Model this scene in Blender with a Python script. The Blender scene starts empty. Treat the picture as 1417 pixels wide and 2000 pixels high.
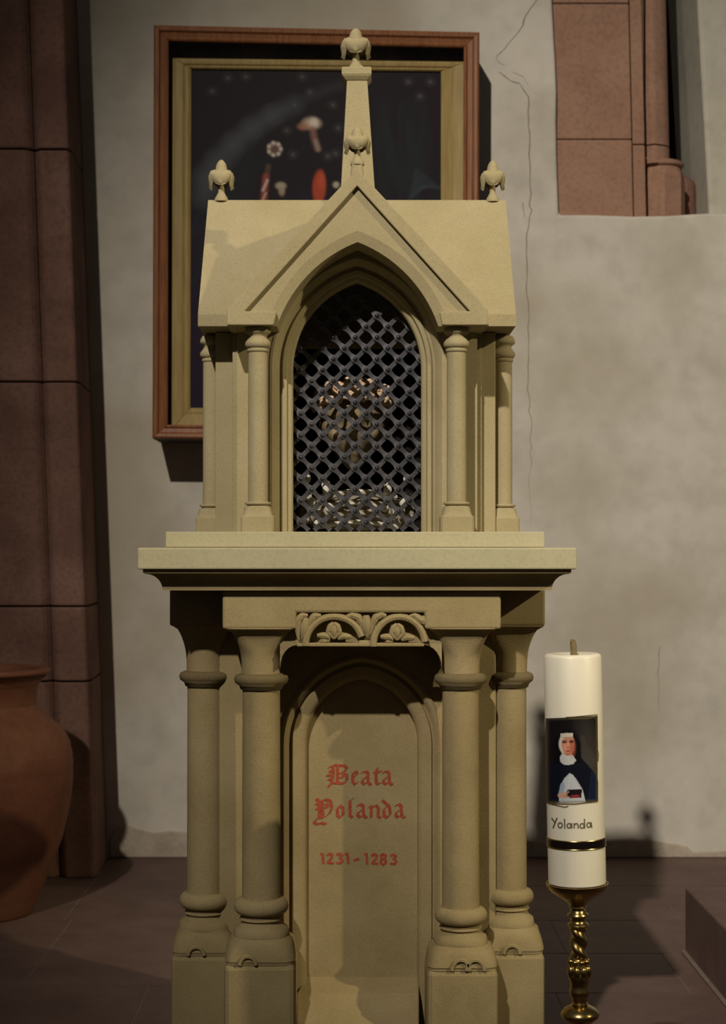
import bpy, math, random
import numpy as np
from mathutils import Vector, Matrix
PI = math.pi
F = 3200.0; CX = 697.0; HY = 1070.0; EYE = 1.2      # focal px, axis px, horizon px, eye height
def X(px, D): return (px-CX)*D/F
def Z(py, D): return EYE-(py-HY)*D/F
scene = bpy.context.scene
COL = scene.collection
# ------------------------------------------------------------------ camera
cam = bpy.data.cameras.new('camera'); camo = bpy.data.objects.new('camera', cam); COL.objects.link(camo)
camo.location = (0, 0, EYE); camo.rotation_euler = (PI/2, 0, 0)
cam.sensor_fit = 'HORIZONTAL'; cam.sensor_width = 36; cam.lens = 36*F/1417
cam.shift_x = (708.5-CX)/1417; cam.shift_y = (HY-1000)/1417
cam.clip_start = 0.05; cam.clip_end = 100
cam.dof.use_dof = True; cam.dof.focus_distance = 3.32; cam.dof.aperture_fstop = 11
scene.camera = camo
# ------------------------------------------------------------------ world, lights, exposure
world = bpy.data.worlds.new('world'); scene.world = world; world.use_nodes = True
bg = world.node_tree.nodes['Background']; bg.inputs[0].default_value = (1.0, 0.93, 0.86, 1); bg.inputs[1].default_value = 0.045
vs = scene.view_settings; vs.view_transform = 'Standard'; vs.look = 'None'; vs.gamma = 1; vs.exposure = -0.08; vs.use_curve_mapping = False
def spot(name, loc, target, power, color, radius, angle=70, blend=0.6):
    l = bpy.data.lights.new(name, 'SPOT'); l.energy = power; l.color = color; l.shadow_soft_size = radius
    l.spot_size = math.radians(angle); l.spot_blend = blend
    o = bpy.data.objects.new(name, l); COL.objects.link(o); o.location = loc
    d = Vector(target)-Vector(loc); o.rotation_euler = d.to_track_quat('-Z', 'Y').to_euler()
    return o
spot('spot_light_front', (-2.2, -4.65, 7.65), (1.60, 5.7, 1.30), 4650, (1.0, 0.925, 0.82), 0.10, 33, 0.98)
spot('spot_light_right', (5.4, -0.25, 4.5), (0.0, 3.45, 1.25), 980, (1.0, 0.86, 0.56), 0.07, 19, 0.5)

# ------------------------------------------------------------------ helpers
def lin(c):
    return tuple(((v/255.0)/12.92 if v/255.0 <= 0.04045 else ((v/255.0+0.055)/1.055)**2.4) for v in c)
def srgb(c): return lin(c)+(1.0,)

def stone(name, cols, scale=6.0, bump=0.25, fine=180.0, rough=0.9, speck=0.25, stain=None):
    m = bpy.data.materials.new(name); m.use_nodes = True; nt = m.node_tree; N = nt.nodes; L = nt.links
    b = N['Principled BSDF']; b.inputs['Roughness'].default_value = rough
    b.inputs['Specular IOR Level'].default_value = 0.2
    tc = N.new('ShaderNodeTexCoord')
    n1 = N.new('ShaderNodeTexNoise'); n1.inputs['Scale'].default_value = scale; n1.inputs['Detail'].default_value = 8; n1.inputs['Roughness'].default_value = 0.62
    L.new(tc.outputs['Object'], n1.inputs['Vector'])
    r = N.new('ShaderNodeValToRGB'); L.new(n1.outputs['Fac'], r.inputs['Fac'])
    e = r.color_ramp.elements
    e[0].position = 0.32; e[0].color = srgb(cols[0]); e[1].position = 0.68; e[1].color = srgb(cols[-1])
    if len(cols) > 2:
        k = e.new(0.5); k.color = srgb(cols[1])
    n2 = N.new('ShaderNodeTexNoise'); n2.inputs['Scale'].default_value = fine; n2.inputs['Detail'].default_value = 4
    L.new(tc.outputs['Object'], n2.inputs['Vector'])
    r2 = N.new('ShaderNodeValToRGB'); L.new(n2.outputs['Fac'], r2.inputs['Fac'])
    g = 1-speck
    r2.color_ramp.elements[0].position = 0.30; r2.color_ramp.elements[0].color = (g, g, g, 1)
    r2.color_ramp.elements[1].position = 0.55; r2.color_ramp.elements[1].color = (1, 1, 1, 1)
    mx = N.new('ShaderNodeMix'); mx.data_type = 'RGBA'; mx.blend_type = 'MULTIPLY'; mx.inputs[0].default_value = 1
    L.new(r.outputs['Color'], mx.inputs[6]); L.new(r2.outputs['Color'], mx.inputs[7])
    out = mx.outputs[2]
    if stain:
        n3 = N.new('ShaderNodeTexNoise'); n3.inputs['Scale'].default_value = stain[1]; n3.inputs['Detail'].default_value = 5
        L.new(tc.outputs['Object'], n3.inputs['Vector'])
        r3 = N.new('ShaderNodeValToRGB'); L.new(n3.outputs['Fac'], r3.inputs['Fac'])
        r3.color_ramp.elements[0].position = stain[2]; r3.color_ramp.elements[0].color = (0, 0, 0, 1)
        r3.color_ramp.elements[1].position = stain[2]+0.15; r3.color_ramp.elements[1].color = (1, 1, 1, 1)
        m3 = N.new('ShaderNodeMix'); m3.data_type = 'RGBA'; m3.inputs[7].default_value = srgb(stain[0])
        mm = N.new('ShaderNodeMath'); mm.operation = 'MULTIPLY'; mm.inputs[1].default_value = stain[3]
        L.new(r3.outputs['Color'], mm.inputs[0]); L.new(mm.outputs[0], m3.inputs[0]); L.new(out, m3.inputs[6]); out = m3.outputs[2]
    L.new(out, b.inputs['Base Color'])
    bp = N.new('ShaderNodeBump'); bp.inputs['Strength'].default_value = bump; bp.inputs['Distance'].default_value = 0.004
    ad = N.new('ShaderNodeMath'); ad.operation = 'ADD'
    m2 = N.new('ShaderNodeMath'); m2.operation = 'MULTIPLY'; m2.inputs[1].default_value = 0.35
    L.new(n2.outputs['Fac'], m2.inputs[0]); L.new(m2.outputs[0], ad.inputs[0]); L.new(n1.outputs['Fac'], ad.inputs[1])
    L.new(ad.outputs[0], bp.inputs['Height']); L.new(bp.outputs['Normal'], b.inputs['Normal'])
    return m
def plain(name, col, rough=0.5, metal=0.0, spec=0.5, noise=0.15, nscale=30, bump=0.0, sss=0.0):
    m = bpy.data.materials.new(name); m.use_nodes = True; nt = m.node_tree; N = nt.nodes; L = nt.links
    b = N['Principled BSDF']; b.inputs['Roughness'].default_value = rough; b.inputs['Metallic'].default_value = metal
    b.inputs['Specular IOR Level'].default_value = spec
    tc = N.new('ShaderNodeTexCoord'); n = N.new('ShaderNodeTexNoise'); n.inputs['Scale'].default_value = nscale; n.inputs['Detail'].default_value = 5
    L.new(tc.outputs['Object'], n.inputs['Vector'])
    r = N.new('ShaderNodeValToRGB'); L.new(n.outputs['Fac'], r.inputs['Fac']); c = lin(col)
    r.color_ramp.elements[0].position = 0.3; r.color_ramp.elements[0].color = tuple(v*(1-noise) for v in c)+(1,)
    r.color_ramp.elements[1].position = 0.7; r.color_ramp.elements[1].color = tuple(min(1, v*(1+noise)) for v in c)+(1,)
    L.new(r.outputs['Color'], b.inputs['Base Color'])
    if bump:
        bp = N.new('ShaderNodeBump'); bp.inputs['Strength'].default_value = bump; bp.inputs['Distance'].default_value = 0.003
        L.new(n.outputs['Fac'], bp.inputs['Height']); L.new(bp.outputs['Normal'], b.inputs['Normal'])
    if sss:
        b.inputs['Subsurface Weight'].default_value = sss; b.inputs['Subsurface Radius'].default_value = (1, 0.8, 0.5); b.inputs['Subsurface Scale'].default_value = 0.01
    return m
def wood(name, c0, c1):
    m = plain(name, c0, 0.5, 0, 0.3); nt = m.node_tree; N = nt.nodes; L = nt.links
    tc = N.new('ShaderNodeTexCoord'); mp = N.new('ShaderNodeMapping'); mp.inputs['Scale'].default_value = (60, 60, 5)
    n = N.new('ShaderNodeTexNoise'); n.inputs['Scale'].default_value = 1.5; n.inputs['Detail'].default_value = 6
    L.new(tc.outputs['Object'], mp.inputs[0]); L.new(mp.outputs[0], n.inputs['Vector'])
    r = N.new('ShaderNodeValToRGB'); L.new(n.outputs['Fac'], r.inputs['Fac'])
    r.color_ramp.elements[0].position = 0.3; r.color_ramp.elements[0].color = srgb(c0); r.color_ramp.elements[1].position = 0.7; r.color_ramp.elements[1].color = srgb(c1)
    L.new(r.outputs['Color'], N['Principled BSDF'].inputs['Base Color'])
    return m
def glass(name):
    m = bpy.data.materials.new(name); m.use_nodes = True; N = m.node_tree.nodes; L = m.node_tree.links
    N.remove(N['Principled BSDF']); t = N.new('ShaderNodeBsdfTransparent'); t.inputs[0].default_value = (0.95, 0.96, 0.95, 1)
    g = N.new('ShaderNodeBsdfGlossy'); g.inputs['Roughness'].default_value = 0.03
    fr = N.new('ShaderNodeFresnel'); fr.inputs[0].default_value = 1.2; mx = N.new('ShaderNodeMixShader')
    L.new(fr.outputs[0], mx.inputs[0]); L.new(t.outputs[0], mx.inputs[1]); L.new(g.outputs[0], mx.inputs[2]); L.new(mx.outputs[0], N['Material Output'].inputs[0])
    return m
def painted(name, rough=0.5):
    m = bpy.data.materials.new(name); m.use_nodes = True; N = m.node_tree.nodes; L = m.node_tree.links
    a = N.new('ShaderNodeAttribute'); a.attribute_name = 'paint'; b = N['Principled BSDF']; b.inputs['Specular IOR Level'].default_value = 0.15; b.inputs['Roughness'].default_value = rough
    L.new(a.outputs['Color'], b.inputs['Base Color']); return m

SAND = stone('sandstone_yellow', [(154, 141, 106), (161, 148, 113), (168, 155, 122)], 5, 0.18, 260, speck=0.14)
SANDLOW = stone('sandstone_pedestal', [(142, 125, 88), (154, 137, 98), (163, 146, 108)], 5, 0.40, 260, speck=0.13, stain=((156, 122, 96), 4.0, 0.58, 0.30))
SLAB = stone('sandstone_slab', [(172, 164, 132), (179, 171, 138), (186, 177, 144)], 3, 0.10, 160, speck=0.10)
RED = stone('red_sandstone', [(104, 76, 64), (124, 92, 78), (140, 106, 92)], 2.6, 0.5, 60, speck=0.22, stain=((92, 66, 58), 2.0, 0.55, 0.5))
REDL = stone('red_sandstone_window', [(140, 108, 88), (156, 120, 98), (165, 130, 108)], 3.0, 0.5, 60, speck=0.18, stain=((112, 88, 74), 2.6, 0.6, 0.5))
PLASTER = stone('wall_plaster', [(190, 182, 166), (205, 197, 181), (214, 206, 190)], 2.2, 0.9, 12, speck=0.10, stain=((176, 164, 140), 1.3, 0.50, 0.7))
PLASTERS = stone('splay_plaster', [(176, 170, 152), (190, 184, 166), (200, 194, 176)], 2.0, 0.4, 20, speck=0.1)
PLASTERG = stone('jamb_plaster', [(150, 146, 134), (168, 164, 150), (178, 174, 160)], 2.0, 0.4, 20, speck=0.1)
FLOORM = stone('floor_stone', [(96, 76, 68), (106, 84, 75), (114, 92, 83)], 5, 0.25, 90, rough=0.6, speck=0.15)
GROUT = stone('floor_mortar', [(120, 104, 92), (134, 118, 104)], 20, 0.3, 200)
DARKGROUT_SHADE = stone('dark_joint_and_shade', [(74, 56, 48), (90, 68, 58)], 20, 0.3, 200)
IRON = plain('wrought_iron', (64, 62, 65), 0.5, 0.35, 0.5, 0.2, 60, 0.2)
IRONB = plain('rivet_iron', (56, 56, 60), 0.35, 0.6, 0.6, 0.2, 60)
TERRA = stone('terracotta', [(84, 50, 36), (98, 60, 42), (110, 72, 54)], 4, 0.4, 70, rough=0.75, speck=0.12, stain=((90, 66, 50), 2.5, 0.55, 0.4))
WAX = plain('candle_wax', (236, 228, 206), 0.38, 0, 0.5, 0.02, 8, 0, 0.25)
WICK = plain('candle_wick', (120, 104, 70), 0.8, 0, 0.3, 0.3, 200, 0.4)
BRASS = plain('polished_brass', (178, 152, 96), 0.26, 1.0, 0.5, 0.12, 30)
GOLD = plain('gold_trim_wax', (150, 128, 76), 0.4, 0.8, 0.5, 0.3, 200)
INK = plain('dark_gold_ink', (104, 92, 62), 0.5, 0.2, 0.5, 0.1, 100)
REDINK = stone('red_lettering_paint', [(158, 72, 50), (172, 84, 60)], 60, 0.5, 300, speck=0.3)
BLACKGLOSS = plain('black_gloss', (24, 18, 16), 0.2, 0.0, 0.6, 0.1, 50)
FRAMEW = wood('mahogany_frame', (112, 66, 36), (144, 92, 52))
GILT = wood('gilt_frame', (160, 132, 78), (184, 154, 98))
MOUNT = plain('dark_mount', (86, 80, 80), 0.8, 0, 0.2, 0.4, 8)
MOUNTB = plain('dark_box_lining', (70, 62, 62), 0.8, 0, 0.2, 0.3, 8)
GLASS = glass('picture_glass')
CANVAS = painted('painted_canvas', 0.55)
PRINT = painted('portrait_print', 0.35)
BONE = plain('aged_bone', (134, 118, 90), 0.7, 0, 0.3, 0.25, 25, 0.3)
ROSE = plain('pale_blossom', (214, 184, 150), 0.8, 0, 0.2, 0.12, 60)
CLOTH = plain('cushion_cloth', (160, 150, 130), 0.6, 0, 0.3, 0.2, 18, 0.2)
LACE = plain('white_lace', (214, 208, 192), 0.7, 0, 0.3, 0.1, 60, 0.2)

ROOT = {}
class MB:
    def __init__(s): s.v = []; s.f = []
    def add(s, vs, fs):
        o = len(s.v); s.v += [tuple(p) for p in vs]; s.f += [tuple(i+o for i in f) for f in fs]
    def box(s, x0, x1, y0, y1, z0, z1):
        s.add([(x0,y0,z0),(x1,y0,z0),(x1,y1,z0),(x0,y1,z0),(x0,y0,z1),(x1,y0,z1),(x1,y1,z1),(x0,y1,z1)],
              [(3,2,1,0),(4,5,6,7),(0,1,5,4),(1,2,6,5),(2,3,7,6),(3,0,4,7)])
    def loft(s, rings, closed=True, cap0=False, cap1=False, wrap=False):
        n = len(rings[0]); vs = [p for r in rings for p in r]; fs = []; R = len(rings)
        for i in range(R if wrap else R-1):
            a = i*n; b = ((i+1) % R)*n
            for j in range(n if closed else n-1):
                k = (j+1) % n; fs.append((a+j, a+k, b+k, b+j))
        if cap0: fs.append(tuple(reversed(range(n))))
        if cap1: fs.append(tuple((R-1)*n+j for j in range(n)))
        s.add(vs, fs)
    def prism_y(s, pts, y0, y1):        # pts (x,z)
        s.loft([[(x, y0, z) for x, z in pts], [(x, y1, z) for x, z in pts]], True, True, True)
    def prism_x(s, pts, x0, x1):        # pts (y,z)
        s.loft([[(x0, y, z) for y, z in pts], [(x1, y, z) for y, z in pts]], True, True, True)
    def prism_z(s, pts, z0, z1, shear=0.0, zr=0.0):
        s.loft([[(x+shear*(z0-zr), y, z0) for x, y in pts], [(x+shear*(z1-zr), y, z1) for x, y in pts]], True, True, True)
    def lathe(s, cx, cy, prof, n=32, mod=None, cap=True):
        rings = []
        for r, z in prof:
            rings.append([(cx+(r+(mod(a, z) if mod else 0))*math.cos(a), cy+(r+(mod(a, z) if mod else 0))*math.sin(a), z) for a in [2*PI*k/n for k in range(n)]])
        s.loft(rings, True, cap, cap)
    def sup(s, cx, cy, levels, n=48, wob=0.0):       # (z, r, exponent)
        rings = []
        for z, r, e in levels:
            ring = []
            for k in range(n):
                a = 2*PI*(k+0.5)/n; c, q = math.cos(a), math.sin(a)
                d = (abs(c)**e+abs(q)**e)**(-1/e)
                rr = r*d*(1+wob*math.sin(3*a+z*60)+wob*0.7*math.sin(7*a+z*31))
                ring.append((cx+rr*c, cy+rr*q, z))
            rings.append(ring)
        s.loft(rings, True, True, True)
    def tube(s, pts, r, n=8, taper=None):
        pts = [Vector(p) for p in pts]; rings = []
        for i, p in enumerate(pts):
            t = (pts[min(i+1, len(pts)-1)]-pts[max(i-1, 0)]).normalized()
            u = t.cross(Vector((0, 1, 0)));
            if u.length < 1e-3: u = t.cross(Vector((1, 0, 0)))
            u.normalize(); w = t.cross(u)
            rr = r*(taper[i] if taper else 1)
            rings.append([tuple(p+rr*(math.cos(2*PI*k/n)*u+math.sin(2*PI*k/n)*w)) for k in range(n)])
        s.loft(rings, True, True, True)
    def ball(s, c, r, nu=12, nv=8, sc=(1, 1, 1), rot=None):
        rings = []
        for i in range(nv+1):
            ph = PI*i/nv; q = max(math.sin(ph), 1e-3)
            ring = []
            for k in range(nu):
                a = 2*PI*k/nu; p = Vector((r*sc[0]*q*math.cos(a), r*sc[1]*q*math.sin(a), r*sc[2]*math.cos(ph)))
                if rot: p = rot @ p
                ring.append(tuple(Vector(c)+p))
            rings.append(ring)
        s.loft(rings, True, True, True)
    def build(s, name, mat, parent=None, smooth=False, bevel=0, local=False, label=None, angle=40, seg=2):
        me = bpy.data.meshes.new(name)
        o = bpy.data.objects.new(name, me); COL.objects.link(o)
        off = Vector((0, 0, 0))
        if parent is not None:
            o.parent = parent; r = parent
            while r.parent: r = r.parent
            if not local: off = Vector(ROOT.get(r.name, (0, 0, 0)))
        me.from_pydata([(a-off.x, b-off.y, c-off.z) for a, b, c in s.v], [], s.f); me.materials.append(mat)
        import bmesh
        bm = bmesh.new(); bm.from_mesh(me); bmesh.ops.recalc_face_normals(bm, faces=bm.faces)
        if smooth:
            ca = math.radians(angle)
            for f in bm.faces: f.smooth = True
            for e in bm.edges:
                if len(e.link_faces) == 2 and e.calc_face_angle(0) > ca: e.smooth = False
        bm.to_mesh(me); bm.free()
        if bevel:
            b = o.modifiers.new('bevel', 'BEVEL'); b.width = bevel; b.segments = seg; b.limit_method = 'ANGLE'; b.angle_limit = math.radians(35)
        if label: o['label'] = label
        return o
def thing(name, loc, label, cat, group=None, rot=(0, 0, 0)):
    o = bpy.data.objects.new(name, None); COL.objects.link(o); o.location = loc; o.rotation_euler = rot
    o.empty_display_size = 0.1
    o['label'] = label; o['category'] = cat
    if group: o['group'] = group
    ROOT[o.name] = tuple(loc); return o
def struct(o): o['kind'] = 'structure'; return o
def copy_tree(o, parent=None):
    c = o.copy(); COL.objects.link(c); c.parent = parent
    for ch in list(o.children): copy_tree(ch, c)
    return c
rnd = random.Random(4)

# ------------------------------------------------------------------ floor
fl = MB(); fl.box(-6, 6, -3, 8.2, -0.12, -0.0016)
floor = struct(fl.build('floor', GROUT))
def tile(x0, x1, y0, y1):
    m = MB(); g = 0.0022; dz = rnd.uniform(-0.0006, 0.0)
    m.box(x0+g, x1-g, y0+g, y1-g, -0.0015, dz)
    m.build('paving_slab', FLOORM, floor, bevel=0.0005, seg=1)
rows_left = [1.6, 2.3, 2.95, 3.69, 4.49, 5.29, 6.36]
offs = [-.93, -.57, -.90, -.57, -.92, -.945]
for i in range(len(rows_left)-1):
    xs = [offs[i]-0.75*k for k in range(4)][::-1]+[offs[i]+0.72]
    for a, b in zip(xs[:-1], xs[1:]): tile(a, min(b, 0.2), rows_left[i], rows_left[i+1])
    if xs[-1] < 0.2: tile(xs[-1], 0.2, rows_left[i], rows_left[i+1])
rows_right = [1.6, 2.2, 2.8, 3.3, 3.88, 4.42, 4.85, 5.28, 5.82, 6.36]
offr = [.55, .86, .48, .75, .535, .9, .62, 1.05, 1.32]
for i in range(len(rows_right)-1):
    xs = [0.2, offr[i]] + [offr[i]+0.62*k for k in range(1, 4)]
    for a, b in zip(xs[:-1], xs[1:]): tile(a, b, rows_right[i], rows_right[i+1])

# ------------------------------------------------------------------ back wall with window recess
DW = 6.35
WT = 5.2                                              # wall top
sill_z = Z(419, DW)
def wxy(px, py): return (X(px, DW), Z(py, DW))
left_edge = [(206, 1676), (203, 1655), (197, 1600), (196, 1500), (192, 1400), (188, 1300), (184, 1200), (179, 1100), (175, 1000), (171, 900), (168, 800), (166, 700), (162, 600), (159, 500), (157, 400), (154, 300), (149, 200), (145, 100), (139, 0)]
jit = [(a+rnd.uniform(-1.2, 1.2), b) for a, b in left_edge]
wl = [wxy(a, b) for a, b in jit]; wl[0] = (wl[0][0], -0.05)
win_edge = [(1091, 419), (1089, 360), (1087, 300), (1086, 240), (1087, 180), (1084, 110), (1081, 60), (1078, 0)]
we = [wxy(a, b) for a, b in win_edge]
top_x = we[-1][0]
pts = wl+[(wl[-1][0]-0.03, WT), (top_x-0.02, WT)]+we[::-1]+[(X(1150, DW), sill_z+0.0), (X(1235, DW), sill_z-0.006), (X(1300, DW), Z(421, DW)), (X(1345, DW), Z(418, DW)), (X(1380, DW), Z(416, DW)), (3.2, Z(412, DW)), (3.2, -0.05)]
w = MB(); w.prism_y(pts, DW, DW+0.30)
wall = struct(w.build('wall_back', PLASTER, bevel=0.012, seg=3))
# the long plaster crack, thin dark fissure strips on the wall face
def crack(path, wd, tp=True):
    m = MB(); n = len(path); L_ = []; R_ = []
    fine = []
    for (a, b), (c, d) in zip(path[:-1], path[1:]):
        k = max(2, int(math.hypot(c-a, d-b)/14))
        for i in range(k):
            t = i/k; fine.append((a+(c-a)*t+rnd.uniform(-2.2, 2.2), b+(d-b)*t))
    fine.append(path[-1]); N_ = len(fine)
    for i, (a, b) in enumerate(fine):
        h = wd*(0.7+0.6*rnd.random())*(1-(i/N_)**3 if tp else 1)*0.5
        x, z = wxy(a, b); s_ = DW/F
        if abs(fine[min(i+1, N_-1)][0]-fine[max(i-1, 0)][0]) > abs(fine[min(i+1, N_-1)][1]-fine[max(i-1, 0)][1]):
            L_.append((x, DW-0.0008, z-h*s_)); R_.append((x, DW-0.0008, z+h*s_))
        else:
            L_.append((x-h*s_, DW-0.0008, z)); R_.append((x+h*s_, DW-0.0008, z))
    m.loft([L_, R_, [(x, DW+0.004, z) for x, y, z in R_], [(x, DW+0.004, z) for x, y, z in L_]], False, wrap=True)
    m.build('crack', CRACKM, wall)
CRACKM = stone('crack_dark', [(138, 124, 108), (156, 142, 124)], 30, 0.1, 200)
crack([(1046, 0), (1024, 32), (1022, 50), (1000, 78), (983, 95), (970, 112), (974, 122), (987, 130)], 2.4)
crack([(975, 140), (995, 158), (1012, 163), (1033, 190), (1032, 260), (1036, 330), (1035, 395), (1036, 410), (1030, 440), (1026, 480), (1029, 560), (1031, 640), (1030, 760), (1036, 830), (1036, 900), (1033, 960), (1037, 1040)], 2.2)
crack([(1000, 140), (1020, 150), (1032, 168)], 1.0)
crack([(1018, 395), (1024, 425)], 1.4)
crack([(1286, 1262), (1284, 1330), (1286, 1390)], 1.2)
# worn, lumpy plaster foot along the wall: two shallow patches
def patch(pxs, top, t):
    m = MB(); ring0 = []
    n = len(pxs); P = [(X(px, DW), Z(ty, DW)) for px, ty in zip(pxs, top)]
    poly = [(P[0][0], 0.0)]+P+[(P[-1][0], 0.0)]
    m.prism_y(poly, DW-t, DW+0.01)
    return m.build('plaster_patch', PLASTERD, wall, bevel=t*0.9, seg=3)
PLASTERD = stone('plaster_damp', [(164, 150, 130), (182, 168, 148), (196, 184, 162)], 6, 0.8, 50, speck=0.15)
patch([214, 225, 250, 280, 300, 330, 372, 420], [1640, 1618, 1612, 1622, 1626, 1622, 1626, 1630], 0.006)
patch([1000, 1100, 1180, 1230, 1290, 1340, 1352, 1417, 1500], [1640, 1646, 1640, 1636, 1644, 1652, 1664, 1662, 1660], 0.006)

# window recess: dressed red sandstone jamb, engaged shaft, pale splay
win = MB()
win.box(X(1060, DW), 3.2, DW+0.31, DW+1.2, -0.05, sill_z-0.02)
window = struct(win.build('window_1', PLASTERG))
dark = MB(); dark.box(X(1200, DW), 3.2, DW+1.15, DW+1.25, sill_z-0.05, WT); dark.build('recess_shade_back', DARKGROUT_SHADE, window)  # dark sheet whose colour stands in for shade deep in the recess
def wblock(px0, px1, py0, py1, D0, D1, mat=None, bev=0.006):
    m = MB(); k = -0.022
    x0, x1 = X(px0, D0), X(px1, D0); z0, z1 = Z(py1, D0), Z(py0, D0)
    def sh(z): return k*(z-sill_z)
    m.loft([[(x0+sh(z0), D0, z0), (x1+sh(z0), D0, z0), (x1+sh(z0), D1, z0), (x0+sh(z0), D1, z0)],
            [(x0+sh(z1), D0, z1), (x1+sh(z1), D0, z1), (x1+sh(z1), D1, z1), (x0+sh(z1), D1, z1)]], True, True, True)
    return m.build('stone_block', mat or REDL, window, bevel=bev)
JOINTR = stone('window_joint', [(104, 80, 66), (118, 92, 76)], 20, 0.3, 200)
wblock(1070, 1236.5, 272.6, 428, DW+0.035, DW+0.3)
wblock(1070, 1236.5, 7, 271.6, DW+0.038, DW+0.3)
wblock(1070, 1236.5, -500, 6.0, DW+0.035, DW+0.3)
wblock(1238, 1262, 283, 428, DW+0.052, DW+0.3)
wblock(1238, 1262, -500, 281.5, DW+0.052, DW+0.3)
DS = DW+0.12
def shaft_piece(py0, py1):
    m = MB(); z0, z1 = Z(py1, DS), Z(py0, DS); c0 = X(1281, DS)
    lv = []
    for z in (z0, z1):
        ring = []
        for k in range(40):
            a = 2*PI*k/40; r = 0.070
            if -PI*0.60 < a-PI*1.5 < PI*0.10: r += 0.006*math.cos((a-PI*1.5)*6)
            ring.append((c0-0.022*(z-sill_z)+r*math.cos(a), DS+0.07+r*math.sin(a), z))
        lv.append(ring)
    m.loft(lv, True, True, True); m.build('engaged_shaft', REDL, window, smooth=True, bevel=0)
shaft_piece(-500, 281); shaft_piece(284, 318)
m = MB(); c0 = X(1297, DS); zt = Z(312, DS)
prof = [(0.098, sill_z-0.04), (0.098, Z(345, DS)), (0.092, Z(330, DS)), (0.080, Z(322, DS)), (0.092, Z(318, DS)), (0.093, Z(313, DS)), (0.084, Z(309, DS)), (0.066, Z(306, DS))]
lv = []
for r, z in prof:
    ring = []
    for k in range(48):
        a = 2*PI*k/48; oc = math.cos(PI/8)/math.cos(((a) % (PI/4))-PI/8) if r > 0.09 and z < Z(325, DS) else 1.0
        ring.append((c0+r*oc*math.cos(a), DS+0.09+r*oc*math.sin(a), z))
    lv.append(ring)
m.loft(lv, True, True, True); m.build('shaft_base', REDL, window, smooth=True, angle=25)
m = MB(); c1 = X(1335, DS+0.22)
m.lathe(c1, DS+0.34, [(0.075, sill_z-0.04), (0.075, Z(352, DS+.2)), (0.066, Z(342, DS+.2)), (0.045, Z(334, DS+.2)), (0.03, Z(330, DS+.2))], 24)
m.build('rear_shaft_base', RED, window, smooth=True)
m = MB(); m.box(X(1075, DW), X(1262, DW), DW+0.066, DW+0.29, sill_z-0.03, WT-0.1); m.build('joint_fill', JOINTR, window)
# pale rendered splay right of the shaft
m = MB(); D0 = DW+0.26
def spx(px, D, z): return X(px, D)-0.055*(z-sill_z)
zs = [sill_z-0.03, WT]
m.loft([[(spx(1356, D0+0.22, z), D0+0.5, z), (spx(1356, D0+0.22, z), D0+0.22, z), (spx(1386, D0, z), D0+0.01, z), (spx(1392, D0, z), D0, z), (3.2, D0+0.35, z), (3.2, D0+0.5, z)] for z in zs], True, True, True)
m.build('pale_splay', PLASTERS, window, bevel=0.004)
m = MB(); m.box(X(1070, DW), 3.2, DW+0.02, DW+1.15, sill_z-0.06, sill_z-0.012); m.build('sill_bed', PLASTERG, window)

# ------------------------------------------------------------------ left pier of red sandstone courses
SH = -0.036
pier_core = MB()
DP = 5.95
def pxp(px, D, y=1000): return X(px, D) - SH*(Z(y, D)-0)   # x at z=0
foot = [(-3.2, DP+0.03), (pxp(84, DP+0.02), DP+0.03), (pxp(96, DP+0.05), DP+0.05), (pxp(150, DP+0.03), DP+0.03), (pxp(150, DP+0.03), 6.8), (-3.2, 6.8)]
pier_core.prism_z(foot, -0.02, WT, SH)
pier = struct(pier_core.build('wall_left', DARKGROUT_SHADE))
courses = [(1800, 1333, DP), (1330, 1186, DP), (1183, 747, DP), (744, 292, DP), (289, -120, DP), (-123, -620, DP)]
for i, (yb, yt, D) in enumerate(courses):
    z0 = max(Z(yb, D), 0.0); z1 = Z(yt, D)-0.0
    o1 = rnd.uniform(-0.004, 0.004); zz = 0 if i not in (1,) else 0
    m = MB(); f1 = [(-2.3, D+o1), (pxp(74, D), D+o1), (pxp(82, D), D+0.012+o1), (pxp(88.6, D), D+0.030+o1), (pxp(88.6, D), 6.2), (-2.3, 6.2)]
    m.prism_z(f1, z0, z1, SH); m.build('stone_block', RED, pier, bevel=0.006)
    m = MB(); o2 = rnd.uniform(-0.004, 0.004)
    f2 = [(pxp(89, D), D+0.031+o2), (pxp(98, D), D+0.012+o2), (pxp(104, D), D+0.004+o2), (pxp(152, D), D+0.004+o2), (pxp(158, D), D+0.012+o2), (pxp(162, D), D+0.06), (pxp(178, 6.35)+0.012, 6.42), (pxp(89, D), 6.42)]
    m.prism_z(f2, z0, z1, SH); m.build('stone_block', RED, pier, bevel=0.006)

# raised step at the right
Ds = 4.86; xs_ = X(1337, Ds); zt = Z(1732, Ds)
st = thing('stone_step', (xs_, Ds, 0), 'low red-brown stone step rising from the floor at the right edge', 'step')
m = MB(); m.box(xs_, xs_+0.62, 4.2, Ds, 0, zt); m.build('step_block', FLOORM, st, bevel=0.006)
m = MB(); m.box(xs_, xs_+0.62, 3.35, 4.195, 0, zt-0.001); m.build('step_block', FLOORM, st, bevel=0.006)
m = MB(); m.box(xs_, xs_+0.62, 2.4, 3.345, 0, zt); m.build('step_block', FLOORM, st, bevel=0.006)
m = MB(); m.box(xs_-0.012, xs_+0.01, 2.4, Ds, 0, 0.008); m.build('mortar_seam', GROUT, st, bevel=0.003)

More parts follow.
